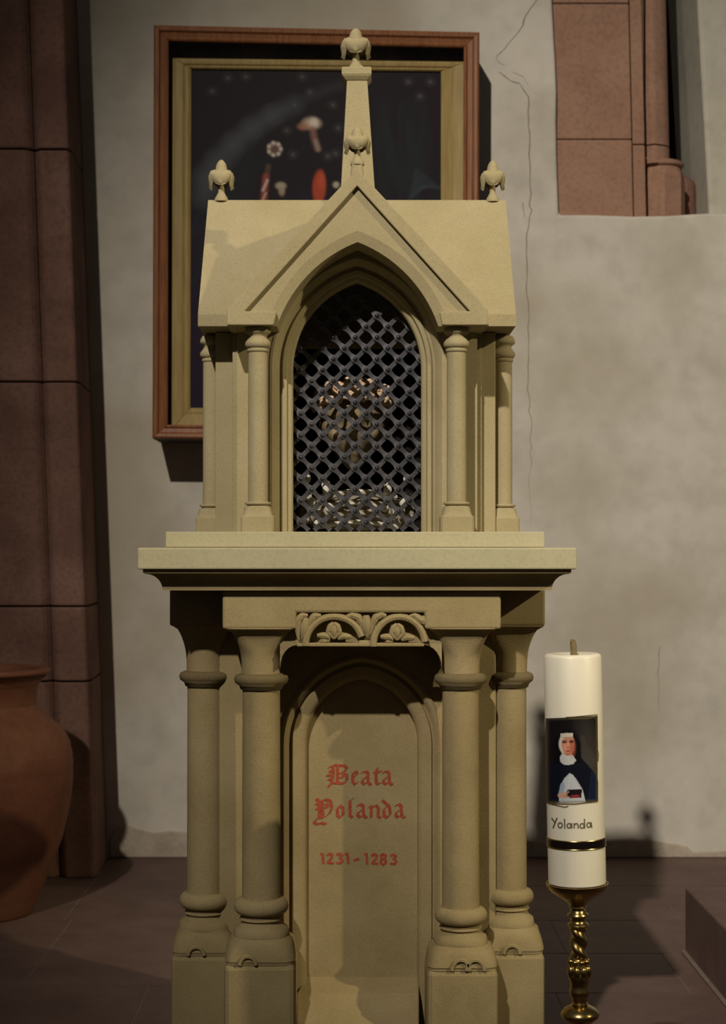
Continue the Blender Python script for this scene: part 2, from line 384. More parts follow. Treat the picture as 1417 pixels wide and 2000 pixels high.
# ------------------------------------------------------------------ arch helper
def arch(cx, hw, R, zb, zs, n=14):
    """pointed arch outline, left foot up over the apex to the right foot"""
    c = R-hw; zt = zs+math.sqrt(max(R*R-c*c, 0)); am = math.acos(c/R)
    L_ = []
    for i in range(n+1):
        a = am*i/n; L_.append((cx-(R*math.cos(a)-c), zs+R*math.sin(a)))
    Rr = [(2*cx-x, z) for x, z in L_[:-1]][::-1]
    return [(cx-hw, zb)]+L_+Rr+[(cx+hw, zb)]
def arch_loft(mb, cx, hw, R, zb, zs, prof, n=14, zbs=None):
    """prof: (offset, y) pairs swept along the arch"""
    rings = []
    for i, (o, y) in enumerate(prof):
        rings.append([(x, y, z) for x, z in arch(cx, hw+o, R+o, zb, zs, n)])
    mb.loft(rings, False)

# ------------------------------------------------------------------ PEDESTAL
CY = 3.62                                             # centre depth of the monument
XO = 0.0095                                           # front group sits a little right of centre
ped = thing('stone_pedestal', (0, CY, 0), 'yellow sandstone pedestal with engaged columns and red inscription Beata Yolanda under the slab', 'pedestal')
# core with niche
zb = -0.0; zcorn = Z(1153, 3.24)                      # underside of cornice
DN = 3.44; DC = 3.405
ncx = X(706.5, DN); nhw = 108*DN/F; nR = 126*DN/F; nzs = Z(1450, DN); nzb = Z(1912, DN)
m = MB()
ax0 = arch(ncx, nhw+0.050, nR+0.050, nzb-0.25, nzs)
outer = [(-0.287, 0.0), (-0.287, zcorn), (0.289, zcorn), (0.289, 0.0)]
m.prism_y(outer[:2]+outer[2:]+ax0[::-1], DC, DN+0.01)
m.box(-0.287, 0.289, DN+0.0105, 2*CY-DN, 0, zcorn)
core = m.build('core_block', SANDLOW, ped, bevel=0.005)
m = MB()
m.box(ncx-nhw-0.045, ncx+nhw+0.045, DN, DN+0.01, nzb-0.2, nzs+0.17)
panel = m.build('inscription_panel', SANDLOW, ped)
m = MB()
pr = [(0.0, DN+0.002), (0.0, DN-0.018), (0.004, DN-0.026), (0.012, DN-0.031), (0.028, DN-0.034), (0.031, DN-0.026), (0.035, DN-0.028), (0.039, DN-0.042), (0.046, DN-0.046), (0.053, DN-0.042), (0.056, DC+0.004)]
arch_loft(m, ncx, nhw, nR, nzb-0.22, nzs, pr)
m.build('arch_moulding', SANDLOW, ped, smooth=True, angle=50)
# sill
m = MB(); yz = [(DN+0.005, Z(1906, DN)), (DC-0.02, Z(1915, DN)-0.012), (3.335, Z(1992, 3.335)), (3.325, Z(1998, 3.325)-0.004), (3.325, 0), (DN+0.005, 0)]
rg = []
m.loft([[(X(578, y) if y < 3.4 else X(597, y), y, z) for y, z in yz], [(X(818, y), y, z) for y, z in yz]], True, True, True)
m.build('niche_sill', SANDLOW, ped, bevel=0.004)
# bases, columns, capitals
def ped_column(px, D, ring_y, plinth_y, col_y, rpx, half, ab_y, worn, front=True, spread=1.0):
    x = X(px, D); s = D/F
    z = lambda y: Z(y, D)
    r = rpx*s
    Dfront = D-half
    zpl = Z(plinth_y, Dfront)                          # plinth top seen at its front edge
    m = MB(); m.box(x-half, x+half, D-half, D+half, 0, zpl); m.build('plinth', SANDLOW, ped, bevel=0.010, seg=2)
    zr = Z(ring_y, D-r*1.4)                            # middle of the upper torus
    # shaft
    ztop = z(col_y)
    m = MB(); n = 10
    m.sup(x, D, [(zr+0.010+(ztop-zr-0.012)*i/n, r*(1.03-0.03*i/n), 2) for i in range(n+1)], 40, 0.004)
    sh = m.build('column', SANDLOW, ped, smooth=True)
    # base: torus, scotia, lower torus, square-ing skirt
    m = MB(); T = r*1.45; lv = []
    for i in range(9):
        a = PI/2-PI*i/8; lv.append((zr+0.017*math.sin(a), T-0.016+0.016*math.cos(a), 2.0))
    lv = [(zr+0.017, r*0.9, 2)]+lv
    zs0 = zr-0.018; zk = zpl
    Hh = zs0-zk
    lv += [(zs0-0.001, r*1.12, 2), (zs0-0.004, r*1.08, 2), (zs0-0.006, r*1.17, 2), (zs0-0.008, r*1.18, 2), (zs0-0.010, r*1.06, 2), (zs0-Hh*0.17, r*1.06, 2), (zs0-Hh*0.24, r*1.22, 2.0), (zs0-Hh*0.30, r*1.42, 2.1), (zs0-Hh*0.42, r*1.50, 2.3), (zs0-Hh*0.46, r*1.47, 2.5), (zs0-Hh*0.54, half*0.90, 3.0), (zs0-Hh*0.66, half*0.95, 3.8), (zs0-Hh*0.78, half*0.98, 5), (zs0-Hh*0.93, half*1.0, 6), (zs0-Hh*0.96, half*0.965, 7), (zk-0.001, half*0.965, 8)]
    m.sup(x, D, lv, 64, 0.010)
    base = m.build('base', SANDLOW, sh, smooth=True, angle=45)
    # scallop leaf carved on the skirt front
    m = MB()
    for dx in worn:
        cz = zk+0.001; rr = 0.013 if len(worn) == 1 else 0.014
        m.tube([(x+dx*s+rr*1.25*math.cos(a), D-half*0.995-0.001, cz+rr*(1.3 if len(worn) == 1 else 1.5)*math.sin(a)) for a in [PI*i/10 for i in range(11)]], 0.0042, 6)
    m.build('scallop', SANDLOW, sh, smooth=True)
    # collar ring below the bell
    zc = ztop
    m = MB(); m.lathe(x, D, [(r*0.95, zc-0.020), (r*1.12, zc-0.017), (r*1.18, zc-0.010), (r*1.40, zc-0.004), (r*1.46, zc+0.003), (r*1.40, zc+0.010), (r*1.2, zc+0.0135), (r*0.95, zc+0.016)], 40)
    m.build('collar', SANDLOW, sh, smooth=True, angle=60)
    # bell capital
    z1 = Z(ab_y, D-half); z0_ = zc+0.012; lv = []
    for i in range(13):
        t = i/12; e = 2+10*max(0, (t-0.35)/0.65)**2
        lv.append((z0_+(z1-z0_)*t, r*1.04+(half*1.0-r*1.04)*(1-math.sqrt(max(0, 1-t**2.3))), e))
    lv.append((z1+0.002, half, 14))
    m.sup(x, D, lv, 64, 0.004)
    m.build('capital', SANDLOW, sh, smooth=True, angle=50)
    return x
H1 = 0.0705
ped_column(510, 3.322, 1779, 1886, 1329, 36.5, H1, 1229, [-22], True)
ped_column(899, 3.322, 1797, 1897, 1328, 35.5, H1, 1229, [-4, 24], True)
ped_column(401, 3.432, 1767, 1867, 1323, 35, 0.0655, 1222, [-12], False)
ped_column(995.5, 3.432, 1758, 1864, 1325, 31.5, 0.0655, 1224, [-2], False)
for sx in (-1, 1):                                     # the matching pair on the far side
    ped_column(CX+sx*281, 2*CY-3.43, 1750, 1850, 1320, 34, 0.0655, 1215, [0], False)
# front abacus / lintel with relief window
DA = 3.252
m = MB(); q = lambda a, b: (X(a, DA), Z(b, DA))
m.prism_y([q(434, 1229), (X(434, DA), zcorn), (X(978, DA), zcorn), q(978, 1229), q(829, 1229), q(829, 1197), q(578, 1197), q(578, 1229)], DA, DC)
m.build('lintel', SANDLOW, ped, bevel=0.005)
m = MB()
m.prism_y([q(576, 1198), q(831, 1198), q(831, 1229), q(829, 1262), q(578, 1262), q(576, 1229)], DA+0.034, DC)
m.build('relief_ground', SANDLOW, ped)
# filling curves between capital and relief block
for sg, a, b in ((1, 578, 545), (-1, 829, 864)):
    m = MB(); pts_ = [q(a+sg*2, 1229), q(a+sg*2, 1262)]
    for i in range(7):
        t = i/6; pts_.append(q(a+(b-a)*math.sin(t*PI/2), 1262+46*(1-math.cos(t*PI/2))))
    pts_.append(q(b, 1229))
    m.prism_y(pts_, DA+0.030, DC); m.build('spandrel', SANDLOW, ped, bevel=0.003)
for sx in (-1, 1):                                     # side abaci
    xa, xb = (X(331, 3.366), -0.245) if sx < 0 else (0.245, X(1064, 3.366))
    m = MB(); m.box(xa, xb, 3.366, 2*CY-3.366, Z(1223, 3.366), zcorn); m.build('side_lintel', SANDLOW, ped, bevel=0.005)
m = MB(); m.box(-0.28, 0.28, 2*CY-DC, 2*CY-DA, Z(1229, DA), zcorn); m.build('rear_lintel', SANDLOW, ped, bevel=0.005)
# carved relief: two arches with trefoils, leaves between
def rel(cx_, cy_): return (X(560+cx_/4.886, DA+0.006), DA+0.007, Z(1180+cy_/4.886, DA+0.006))
m = MB()
def band(pts_, r, tp=None):
    P = []; n = len(pts_)
    P = [rel(*p) for p in pts_]
    m.tube(P, r, 8, tp)
def arcpts(cx_, cy_, rx, ry, a0, a1, n=18): return [(cx_+rx*math.cos(math.radians(a0+(a1-a0)*i/n)), cy_-ry*math.sin(math.radians(a0+(a1-a0)*i/n))) for i in range(n+1)]
m = MB(); band(arcpts(450, 375, 270, 255, 185, 15), 0.0072); m.build('carved_arch', SANDLOW, ped, smooth=True)
m = MB(); band(arcpts(1070, 380, 245, 258, 185, 5), 0.0072); m.build('carved_arch', SANDLOW, ped, smooth=True)
def leaf(path, r): 
    m = MB(); n = len(path); P = []
    # resample
    Q = []
    for i in range(n-1):
        for k in range(4):
            t = k/4; Q.append((path[i][0]*(1-t)+path[i+1][0]*t, path[i][1]*(1-t)+path[i+1][1]*t))
    Q.append(path[-1]); N_ = len(Q)
    m.tube([rel(*p) for p in Q], r, 8, [0.35+0.9*math.sin(PI*(0.12+0.86*(1-i/(N_-1)))) for i in range(N_)])
    m.build('carved_leaf', SANDLOW, ped, smooth=True)
leaf([(110, 340), (105, 250), (110, 150), (150, 105), (200, 110)], .0062); leaf([(150, 330), (165, 230), (185, 130)], .0075)
leaf([(200, 260), (225, 170), (265, 110), (325, 112)], .0065)
leaf([(720, 290), (715, 190), (680, 125), (620, 105), (570, 125)], .0065); leaf([(765, 310), (760, 200), (755, 105)], .0085)
leaf([(790, 290), (815, 190), (850, 125), (905, 100), (945, 115)], .0065); leaf([(1170, 115), (1215, 105), (1255, 135), (1300, 170), (1310, 110)], .0060)
for cx_, yy in ((448, 0), (1052, 12)):
    leaf([(cx_, 330+yy), (cx_-55, 270+yy), (cx_-35, 210+yy), (cx_, 178+yy)], .0048); leaf([(cx_, 330+yy), (cx_+55, 270+yy), (cx_+35, 210+yy), (cx_, 178+yy)], .0048)
    leaf([(cx_, 320+yy), (cx_, 200+yy)], .0060)
    leaf([(cx_-40, 330+yy), (cx_-80, 300+yy), (cx_-160, 300+yy)], .0055); leaf([(cx_+40, 335+yy), (cx_+90, 305+yy), (cx_+165, 312+yy)], .0055)
m = MB(); m.box(X(579, DA), X(828, DA), DA+0.004, DA+0.036, Z(1263, DA), Z(1256, DA)); m.build('relief_ledge', SANDLOW, ped, bevel=0.0015)
m = MB(); m.box(X(700, DA), X(735, DA), DA+0.006, DA+0.03, Z(1262, DA), Z(1251, DA)); m.build('carved_boss', SANDLOW, ped, bevel=0.003)

# inscription: strokes of a broad pen, painted on the panel
def strokes(mb, lines, mapf, w, ang=None, y=0.0):
    for ln in lines:
        if ang is None:                                # round marker
            for (a, b), (c, d) in zip(ln[:-1], ln[1:]):
                L_ = math.hypot(c-a, d-b) or 1; ux, uy = (c-a)/L_, (d-b)/L_; nx, ny = -uy*w/2, ux*w/2
                e = w*0.25
                k = max(1, int(L_/25))
                pl = [(a-ux*e+(c-a+2*ux*e)*i/k, b-uy*e+(d-b+2*uy*e)*i/k) for i in range(k+1)]
                mb.loft([[mapf(p[0]+nx, p[1]+ny), mapf(p[0]-nx, p[1]-ny)] for p in pl], False)
        else:
            nx, ny = math.cos(ang)*w/2, -math.sin(ang)*w/2; t = w*0.16
            sub = []
            for (a, b), (c, d) in zip(ln[:-1], ln[1:]):
                P = [(a-nx, b-ny), (a+nx, b+ny), (c+nx, d+ny), (c-nx, d-ny)]
                hx, hy = math.sin(ang)*t/2, math.cos(ang)*t/2     # nib thickness
                # convex hull of 8 points
                pts_ = [(p[0]+sx*hx, p[1]+sx*hy) for p in P for sx in (-1, 1)]
                hull = []
                ps = sorted(set((round(p[0], 3), round(p[1], 3)) for p in pts_))
                def half(it):
                    h = []
                    for p in it:
                        while len(h) >= 2 and (h[-1][0]-h[-2][0])*(p[1]-h[-2][1])-(h[-1][1]-h[-2][1])*(p[0]-h[-2][0]) <= 0: h.pop()
                        h.append(p)
                    return h
                hull = half(ps)[:-1]+half(ps[::-1])[:-1]
                mb.add([mapf(*p) for p in hull], [tuple(range(len(hull)))])
YT = DN-0.0008
_tc = [0]
def tmap(a, b):
    _tc[0] += 1
    return (X(580+a/5.45, YT), YT-1e-6*(_tc[0] % 97), Z(1470+b/5.45, YT))
A_ = [[(690, 212), (722, 198), (750, 215), (754, 320), (785, 342)], [(750, 252), (700, 280), (688, 312), (716, 338), (750, 312)]]
sh_ = lambda g, dx, dy: [[(a+dx, b+dy) for a, b in l] for l in g]
word1 = [[(340, 158), (385, 135), (500, 138), (528, 165), (505, 200), (462, 214)], [(378, 150), (385, 205), (376, 285), (362, 325)], [(432, 150), (428, 320)],
         [(470, 214), (525, 240), (530, 290), (495, 328), (400, 322), (352, 332), (336, 366)], [(318, 240), (365, 243)], [(333, 282), (372, 290)], [(455, 265), (488, 262)], [(345, 196), (380, 206)],
         [(605, 205), (590, 235), (592, 315), (618, 338), (640, 318)], [(604, 208), (632, 204), (636, 228), (596, 268)]]
word1 += A_+[[(852, 165), (838, 205), (840, 318), (862, 338), (878, 325)], [(818, 208), (888, 205)]]+sh_(A_, 226, 0)
word2 = [[(205, 492), (228, 515), (238, 600), (236, 685)], [(200, 545), (235, 552)], [(202, 595), (240, 602)], [(268, 512), (272, 680)],
         [(240, 520), (300, 498), (352, 515), (370, 585), (345, 648), (285, 690), (215, 698), (180, 735), (208, 765), (262, 748), (305, 762)], [(292, 585), (330, 578)], [(300, 545), (325, 560)],
         [(455, 562), (428, 592), (430, 668), (458, 692), (488, 664), (486, 592), (455, 562)], [(588, 492), (560, 512), (562, 668), (585, 690)]]
word2 += sh_(A_, -48, 352)+[[(762, 582), (786, 566), (786, 688)], [(792, 584), (838, 562), (862, 586), (860, 676), (884, 694)],
         [(905, 508), (978, 572), (990, 655), (958, 692), (922, 668), (922, 600), (950, 575)]]+sh_(A_, 356, 352)
two = [(322, 1092), (348, 1074), (374, 1088), (366, 1120), (326, 1172), (384, 1176)]
three = [(424, 1088), (452, 1074), (478, 1092), (454, 1120), (484, 1146), (464, 1176), (422, 1172)]
date = [[(252, 1078), (270, 1076), (280, 1176)], two, three, [(514, 1086), (536, 1074), (543, 1178)], [(604, 1146), (655, 1130)], [(716, 1082), (738, 1078), (744, 1184)],
        sh_([two], 472, 6)[0], sh_([three], 572, 10)[0],
        [(915, 1082), (888, 1096), (896, 1122), (940, 1146), (942, 1176), (915, 1192), (888, 1176), (892, 1144), (935, 1118), (942, 1094), (915, 1082)]]
m = MB(); strokes(m, word1, tmap, 36, math.radians(38)); m.build('lettering_beata', REDINK, panel, label='red blackletter word Beata')
m = MB(); strokes(m, word2, tmap, 36, math.radians(38)); m.build('lettering_name', REDINK, panel, label='red blackletter word Yolanda')
m = MB(); strokes(m, date, tmap, 26); m.build('lettering_dates', REDINK, panel, label='red numerals 1231-1283')

# ------------------------------------------------------------------ SLAB (cornice, slab, plinth slab)
z_sl0, z_sl1 = Z(1112, 3.192), EYE+0.0002
slab = thing('stone_slab', (0, CY, zcorn), 'broad two-step pale stone slab with moulded cornice between pedestal and tabernacle', 'slab')
def ring(h, z): return [(-h, CY-h, z), (h, CY-h, z), (h, CY+h, z), (-h, CY+h, z)]
m = MB(); hs = 0.428
rg = [ring(0.384, zcorn)]
for i in range(9):
    a = i/8*PI/2; rg.append(ring(0.384+0.030*(1-math.cos(a)), zcorn+0.0005+0.0325*math.sin(a)))
rg += [ring(0.418, zcorn+0.0345), ring(0.4185, z_sl0-0.0002)]
m.loft(rg, True, True, True); m.build('cornice', SLABD if 'SLABD' in globals() else SANDLOW, slab)
m = MB(); m.box(-hs, hs, CY-hs, CY+hs, z_sl0, z_sl1); m.build('lower_slab', SLAB, slab, bevel=0.003)
h2 = 0.3745; z_p = Z(1038.5, CY-h2)
m = MB(); m.box(X(323, CY-h2), X(1063, CY-h2), CY-h2, CY+h2, z_sl1+0.0006, z_p); m.build('upper_slab', SLAB, slab, bevel=0.002)

# ------------------------------------------------------------------ TABERNACLE
tab = thing('stone_tabernacle', (0, CY, z_p), 'gabled sandstone tabernacle shrine with lancet opening, corner finials and central spirelet', 'tabernacle')
DO = 3.444                                             # plane of the opening edge
ocx = X(697, DO); ohw = 125.5*DO/F; oR = 179*DO/F; ozs = Z(721, DO)
DF = 3.412                                             # front wall face
# front wall of the porch, solid to the gable
m = MB(); aro = arch(ocx, ohw+0.046, oR+0.046, z_p, ozs)
m.prism_y([(-0.250, z_p), (-0.250, 1.66), (0, 1.925), (0.250, 1.66), (0.250, z_p)]+aro[::-1], DF, 3.470)
m.build('porch_wall', SAND, tab)
m = MB()
pr = [(0.0, 3.470), (0.0, DO), (0.003, DO-0.004), (0.010, DO-0.006), (0.012, DO-0.016), (0.020, DO-0.018), (0.024, DO-0.012), (0.028, DO-0.014), (0.036, DF+0.003), (0.042, DF-0.002), (0.047, DF-0.0015), (0.0475, DF+0.001)]
arch_loft(m, ocx, ohw, oR, z_p, ozs, pr, 20); m.build('arch_moulding', SAND, tab, smooth=True, angle=35)
# porch side piers (stepped) and wing walls
for sx in (-1, 1):
    a = lambda v: sx*v
    m = MB(); x0, x1 = sorted((a(0.212), a(0.250))); m.box(x0, x1, 3.4885, 3.60, z_p, 1.655); m.build('porch_side', SAND, tab)
    m = MB(); x0, x1 = sorted((a(0.2505), a(0.262))); m.box(x0, x1, 3.445, 3.52, z_p, 1.655); m.build('corner_strip', SAND, tab, bevel=0.002)
    m = MB(); x0, x1 = sorted((a(0.262), a(0.300 if sx < 0 else 0.293))); m.box(x0, x1, 3.470, 2*CY-3.470, z_p, 1.657); m.build('wing_wall', SAND, tab, bevel=0.002)
m = MB(); m.box(-0.262, 0.262, 3.76, 3.788, z_p, 1.657); m.build('rear_wall', SAND, tab)
INNER_SHADE = plain('dark_inner_shade', (34, 30, 28), 0.9, 0, 0.1, 0.2, 20)
m = MB(); m.box(-0.205, -0.200, 3.51, 3.755, z_p, 1.655); m.box(0.200, 0.205, 3.51, 3.755, z_p, 1.655); m.box(-0.205, 0.205, 3.755, 3.7595, z_p, 1.655); m.build('niche_shade_sheet', INNER_SHADE, tab)  # added dark sheets: interior shade as colour over the spotlit inner walls
# columns of the tabernacle
def tab_column(x, D, mat=SAND):
    s = 3.345/F; z = lambda y: Z(y, 3.345); r = 0.0198
    m = MB(); m.sup(x, D, [(z(984), r*1.02, 2), (z(860), r*1.01, 2), (z(686), r, 2)], 32); sh = m.build('column', mat, tab, smooth=True)
    lv = [(z_p, 0.034, 14), (z(1010), 0.034, 14), (z(1009), 0.033, 12), (z(1006), 0.0300, 6), (z(998), 0.0285, 4), (z(991), 0.0275, 3), (z(988.5), 0.0225, 2.2), (z(987), 0.0220, 2), (z(985.5), 0.0265, 2), (z(983), 0.0272, 2), (z(981), 0.0255, 2), (z(980), 0.0200, 2)]
    m = MB(); m.sup(x, D, lv, 48); m.build('base', mat, sh, smooth=True, angle=40)
    cp = [(r*1.0, z(690)), (r*1.12, z(687.5)), (r*1.12, z(684)), (r*1.05, z(682)), (r*1.2, z(680)), (r*1.34, z(676)), (r*1.30, z(670)), (r*1.1, z(665)), (r*0.93, z(661)), (r*0.93, z(657)), (r*1.1, z(654)), (r*1.30, z(651)), (r*1.33, z(647)), (r*1.22, z(641)), (r*1.05, z(636))]
    m = MB(); m.lathe(x, D, cp, 36); m.build('capital', mat, sh, smooth=True, angle=60)
tab_column(X(504, 3.345), 3.338); tab_column(X(890.5, 3.345), 3.338)
for sx in (-1, 1):
    tab_column(sx*0.3115+0.001, 3.515); tab_column(sx*0.3115+0.001, 2*CY-3.515)
# roof of the wings (ridge along x)
m = MB(); DE = 3.383
ez0, ez1, rz = Z(637, DE), Z(614, DE), Z(391.5, CY)
for x0, x1 in ((-0.3285, -0.2502), (0.2502, 0.3275)):
    m.prism_x([(DE, ez0), (DE, ez1), (CY-0.004, rz), (CY+0.004, rz), (2*CY-DE, ez1), (2*CY-DE, ez0)], x0, x1)
tz = 0.05; YR = CY-0.004
m.prism_x([(YR, rz), (CY+0.004, rz), (2*CY-DE, ez1), (2*CY-DE, ez0), (2*CY-DE-tz, ez0), (CY, rz-tz)], -0.2502, 0.2502)
for sx in (-1, 1):      # valley slopes that run in behind the gable roof
    T = [(sx*0.2502, DE, ez1), (sx*0.2502, YR, rz), (0.0, YR, rz)]
    m.loft([[(a, b, c) for a, b, c in T], [(a, b+0.004, c-0.006) for a, b, c in T]], True, True, True)
roof = m.build('wing_roof', SAND, tab)
# porch roof shell behind the gable
DG = 3.300
g = lambda a, b, D=DG: (X(a, D), Z(b, D))
m = MB()
m.prism_y([g(445, 633.5), g(445, 605), g(697, 332.5), g(950, 605), g(950, 633.5), g(900, 633.5), g(900, 615), g(697, 395), g(494, 615), g(494, 633.5)], DG+0.05, CY-0.02)
m.build('porch_roof', SAND, tab, bevel=0.002)
# gable plate with the outer arch
gcx = X(698, DG); ghw = 172*DG/F; gR = 268*DG/F; gzs = Z(720, DG)
def garch(off, D, n=20):
    c = gR-ghw; R = gR+off; zlow = Z(635, DG)
    # start where the arc meets the foot level
    a0 = math.asin((zlow-gzs)/R); am = math.acos(c/R); L_ = []
    for i in range(n+1):
        a = a0+(am-a0)*i/n; L_.append((gcx-(R*math.cos(a)-c), gzs+R*math.sin(a)))
    return L_+[(2*gcx-x, z) for x, z in L_[:-1]][::-1]
m = MB()
oa = garch(0.020, DG); ia = garch(0.0, DG); N_ = len(oa)
Df, Di, Db = DG+0.009, DG+0.016, DF-0.0005
outl = [g(443, 635), g(443, 604), g(697, 330), g(952, 604), g(952, 635)]
# front field
poly = outl+oa[::-1]
m.add([(x, Df, z) for x, z in poly], [tuple(range(len(poly)))])
m.loft([[(x, Df, z) for x, z in oa], [(x, Di, z) for x, z in ia], [(x, Di+0.0001, z) for x, z in ia], [(x, Db, z) for x, z in ia]], False)
polb = outl+ia[::-1]
m.add([(x, Db, z) for x, z in polb], [tuple(range(len(polb)))])
m.loft([[(x, Df, z) for x, z in outl], [(x, Db, z) for x, z in outl]], False)
for s_ in (0, -1):
    m.add([(outl[s_][0], Df, outl[s_][1]), (oa[s_][0], Df, oa[s_][1]), (ia[s_][0], Di, ia[s_][1]), (ia[s_][0], Db, ia[s_][1]), (outl[s_][0], Db, outl[s_][1])], [(0, 1, 2, 3, 4)])
gab = m.build('gable', SAND, tab, smooth=True, angle=30)
m = MB()
m.prism_y([g(443, 635), g(443, 604), g(697, 330), g(952, 604), g(952, 635), g(863, 635), g(858, 609), g(917, 608), g(697, 363), g(478, 608), g(540, 609), g(534, 635)], DG-0.002, Df+0.001)
m.build('raking_border', SAND, tab, bevel=0.002)
# spirelet and cap
m = MB(); zs0 = rz-0.03; zs1 = Z(160, CY)
def sq(cx, cy, h, z): return [(cx-h, cy-h, z), (cx+h, cy-h, z), (cx+h, cy+h, z), (cx-h, cy+h, z)]
spx_ = X(695.5, CY); s_ = CY/F
m.loft([sq(X(698.5, CY), CY, 34*s_, Z(395, CY)), sq(X(697, CY), CY, 19.8*s_, zs1)], True, True, True); m.build('spirelet', SAND, tab, bevel=0.002)
m = MB(); c_ = X(696, CY)
m.loft([sq(c_, CY, 21*s_, Z(163, CY)), sq(c_, CY, 27*s_, Z(156, CY)), sq(c_, CY, 29*s_, Z(152, CY)), sq(c_, CY, 29*s_, Z(141, CY)), sq(c_, CY, 27.5*s_, Z(138, CY)), sq(c_, CY, 13*s_, Z(137, CY)), sq(c_, CY, 12*s_, Z(131, CY))], True, True, True)
m.build('spire_cap', SAND, tab, bevel=0.0015)
# finials: stem, bud, four drooping petals
def finial(x, y, z, H, W):
    """H total height, W petal span"""
    m = MB(); b = W/2
    m.lathe(x, y, [(b*0.50, z-0.002), (b*0.50, z+H*0.05), (b*0.40, z+H*0.10), (b*0.24, z+H*0.20), (b*0.22, z+H*0.35), (b*0.26, z+H*0.45)], 20)
    st_ = m.build('finial_stem', SAND, tab, smooth=True)
    m = MB(); pf = [(b*0.26, z+H*0.40), (b*0.42, z+H*0.44), (b*0.62, z+H*0.52), (b*0.66, z+H*0.62), (b*0.50, z+H*0.69), (b*0.44, z+H*0.72), (b*0.43, z+H*0.80), (b*0.34, z+H*0.90), (b*0.18, z+H*0.97), (b*0.04, z+H)]
    m.lathe(x, y, pf, 24); m.build('bud', SAND, st_, smooth=True)
    for k in range(4):
        a = k*PI/2; ca, sa = math.cos(a), math.sin(a); m = MB(); rings = []
        path = [(0.36, 0.70, 0.60), (0.64, 0.712, 0.72), (0.88, 0.665, 0.78), (0.99, 0.57, 0.70), (0.96, 0.47, 0.54), (0.91, 0.38, 0.32), (0.96, 0.29, 0.06)]
        if k % 2: path = [(0.36, 0.70, 0.64), (0.60, 0.71, 0.80), (0.80, 0.665, 0.86), (0.90, 0.58, 0.82), (0.88, 0.49, 0.68), (0.82, 0.42, 0.46), (0.84, 0.37, 0.10)]
        inn = [0.30, 0.34, 0.40, 0.48, 0.60, 0.68, 0.82]
        up = []; dn = []
        for j, (rr, hh, ww) in enumerate(path):
            row_u = []; row_d = []
            for q_ in (-1, -0.5, 0, 0.5, 1):
                rad = b*(rr-0.16*abs(q_)**2); t = b*ww*q_*0.9
                px_, py_ = rad*ca-t*sa, rad*sa+t*ca
                ri = min(b*inn[j], rad-b*0.10); qx, qy = ri*ca-t*sa, ri*sa+t*ca
                zz = z+H*hh
                row_u.append((x+px_, y+py_, zz+0.0)); row_d.append((x+qx, y+qy, zz-H*0.035))
            rings.append(row_u+row_d[::-1])
        m.loft(rings, True, True, True); m.build('petal', SAND, st_, smooth=True, angle=70)
finial(X(694.5, CY), CY, Z(137, CY), (137-55)*s_, 61*s_)
finial(X(432, CY), CY, Z(392, CY), (393-313)*s_, 52*s_)
finial(X(961.5, CY), CY, Z(393, CY), (394-314)*s_, 50*s_)
s3 = 3.325/F
m = MB(); m.sup(X(697, 3.325), 3.325, [(Z(345, 3.325), 13*s3, 6), (Z(322, 3.325), 11*s3, 4), (Z(319, 3.325), 11.5*s3, 3), (Z(317, 3.325), 9*s3, 2)], 24); m.build('apex_block', SAND, tab, smooth=True, angle=40)
finial(X(697.5, 3.325), 3.325, Z(321, 3.325), (321-247)*s3, 54*s3)

# ------------------------------------------------------------------ iron grille
DGr = 3.479; gs = DGr/F
gm = MB()
# thin flat rim just behind the opening carries the straps
gm2 = MB(); arch_loft(gm2, ocx, ohw+0.010, oR+0.010, z_p+0.001, ozs, [(0, DGr-0.003), (0.010, DGr-0.003), (0.010, DGr+0.003), (0, DGr+0.003), (0, DGr-0.003)], 18)
grille = gm2.build('grille', IRON, tab, label='dark riveted iron lattice grille in the lancet opening')
def inside(px, py, e=4.0):
    hw, R = 127.5+e, 181+e
    if py > 1036.5+0: return False
    if py >= 721: return abs(px-697) <= hw
    c = R-hw; dx = abs(px-697)+c; return dx*dx+(721-py)**2 <= R*R
P0 = (714.1, 596.1); dstep = 21.2
def lat(i, j): return (P0[0]+dstep*(i-j)-0.0*(i+j), P0[1]+dstep*(i+j))
def strap(fix, along_i, y0, y1, wn, wf, name):
    ts = [k/8 for k in range(-8*30, 8*45)]
    pts_ = []
    for t in ts:
        p = lat(t, fix) if along_i else lat(fix, t)
        if inside(*p): pts_.append((t, p))
    if len(pts_) < 7: return
    d = (1, 1) if along_i else (-1, 1); n = (-d[1]/math.sqrt(2), d[0]/math.sqrt(2))
    rings = []
    for t, p in pts_:
        f = abs(math.cos(PI*t))**3; w_ = wn+(wf-wn)*f
        a = (p[0]+n[0]*w_/2, p[1]+n[1]*w_/2); b = (p[0]-n[0]*w_/2, p[1]-n[1]*w_/2)
        bow = 0.0012*f
        rings.append([(X(a[0], DGr), y0-bow, Z(a[1], DGr)), (X(b[0], DGr), y0-bow, Z(b[1], DGr)), (X(b[0], DGr), y1-bow, Z(b[1], DGr)), (X(a[0], DGr), y1-bow, Z(a[1], DGr))])
    m = MB(); m.loft(rings, True, True, True); m.build(name, IRON, grille)
for k in range(-14, 26):
    strap(k, True, DGr-0.0055, DGr-0.0025, 8.2, 14.5, 'strap')
    strap(k, False, DGr-0.0005, DGr+0.0030, 8.8, 10.5, 'strap')
rv = MB(); rv.lathe(0, 0, [(0.0046, 0), (0.0044, 0.0017), (0.0028, 0.0030), (0.0010, 0.0038)], 10)
rivet0 = None; nr = 0
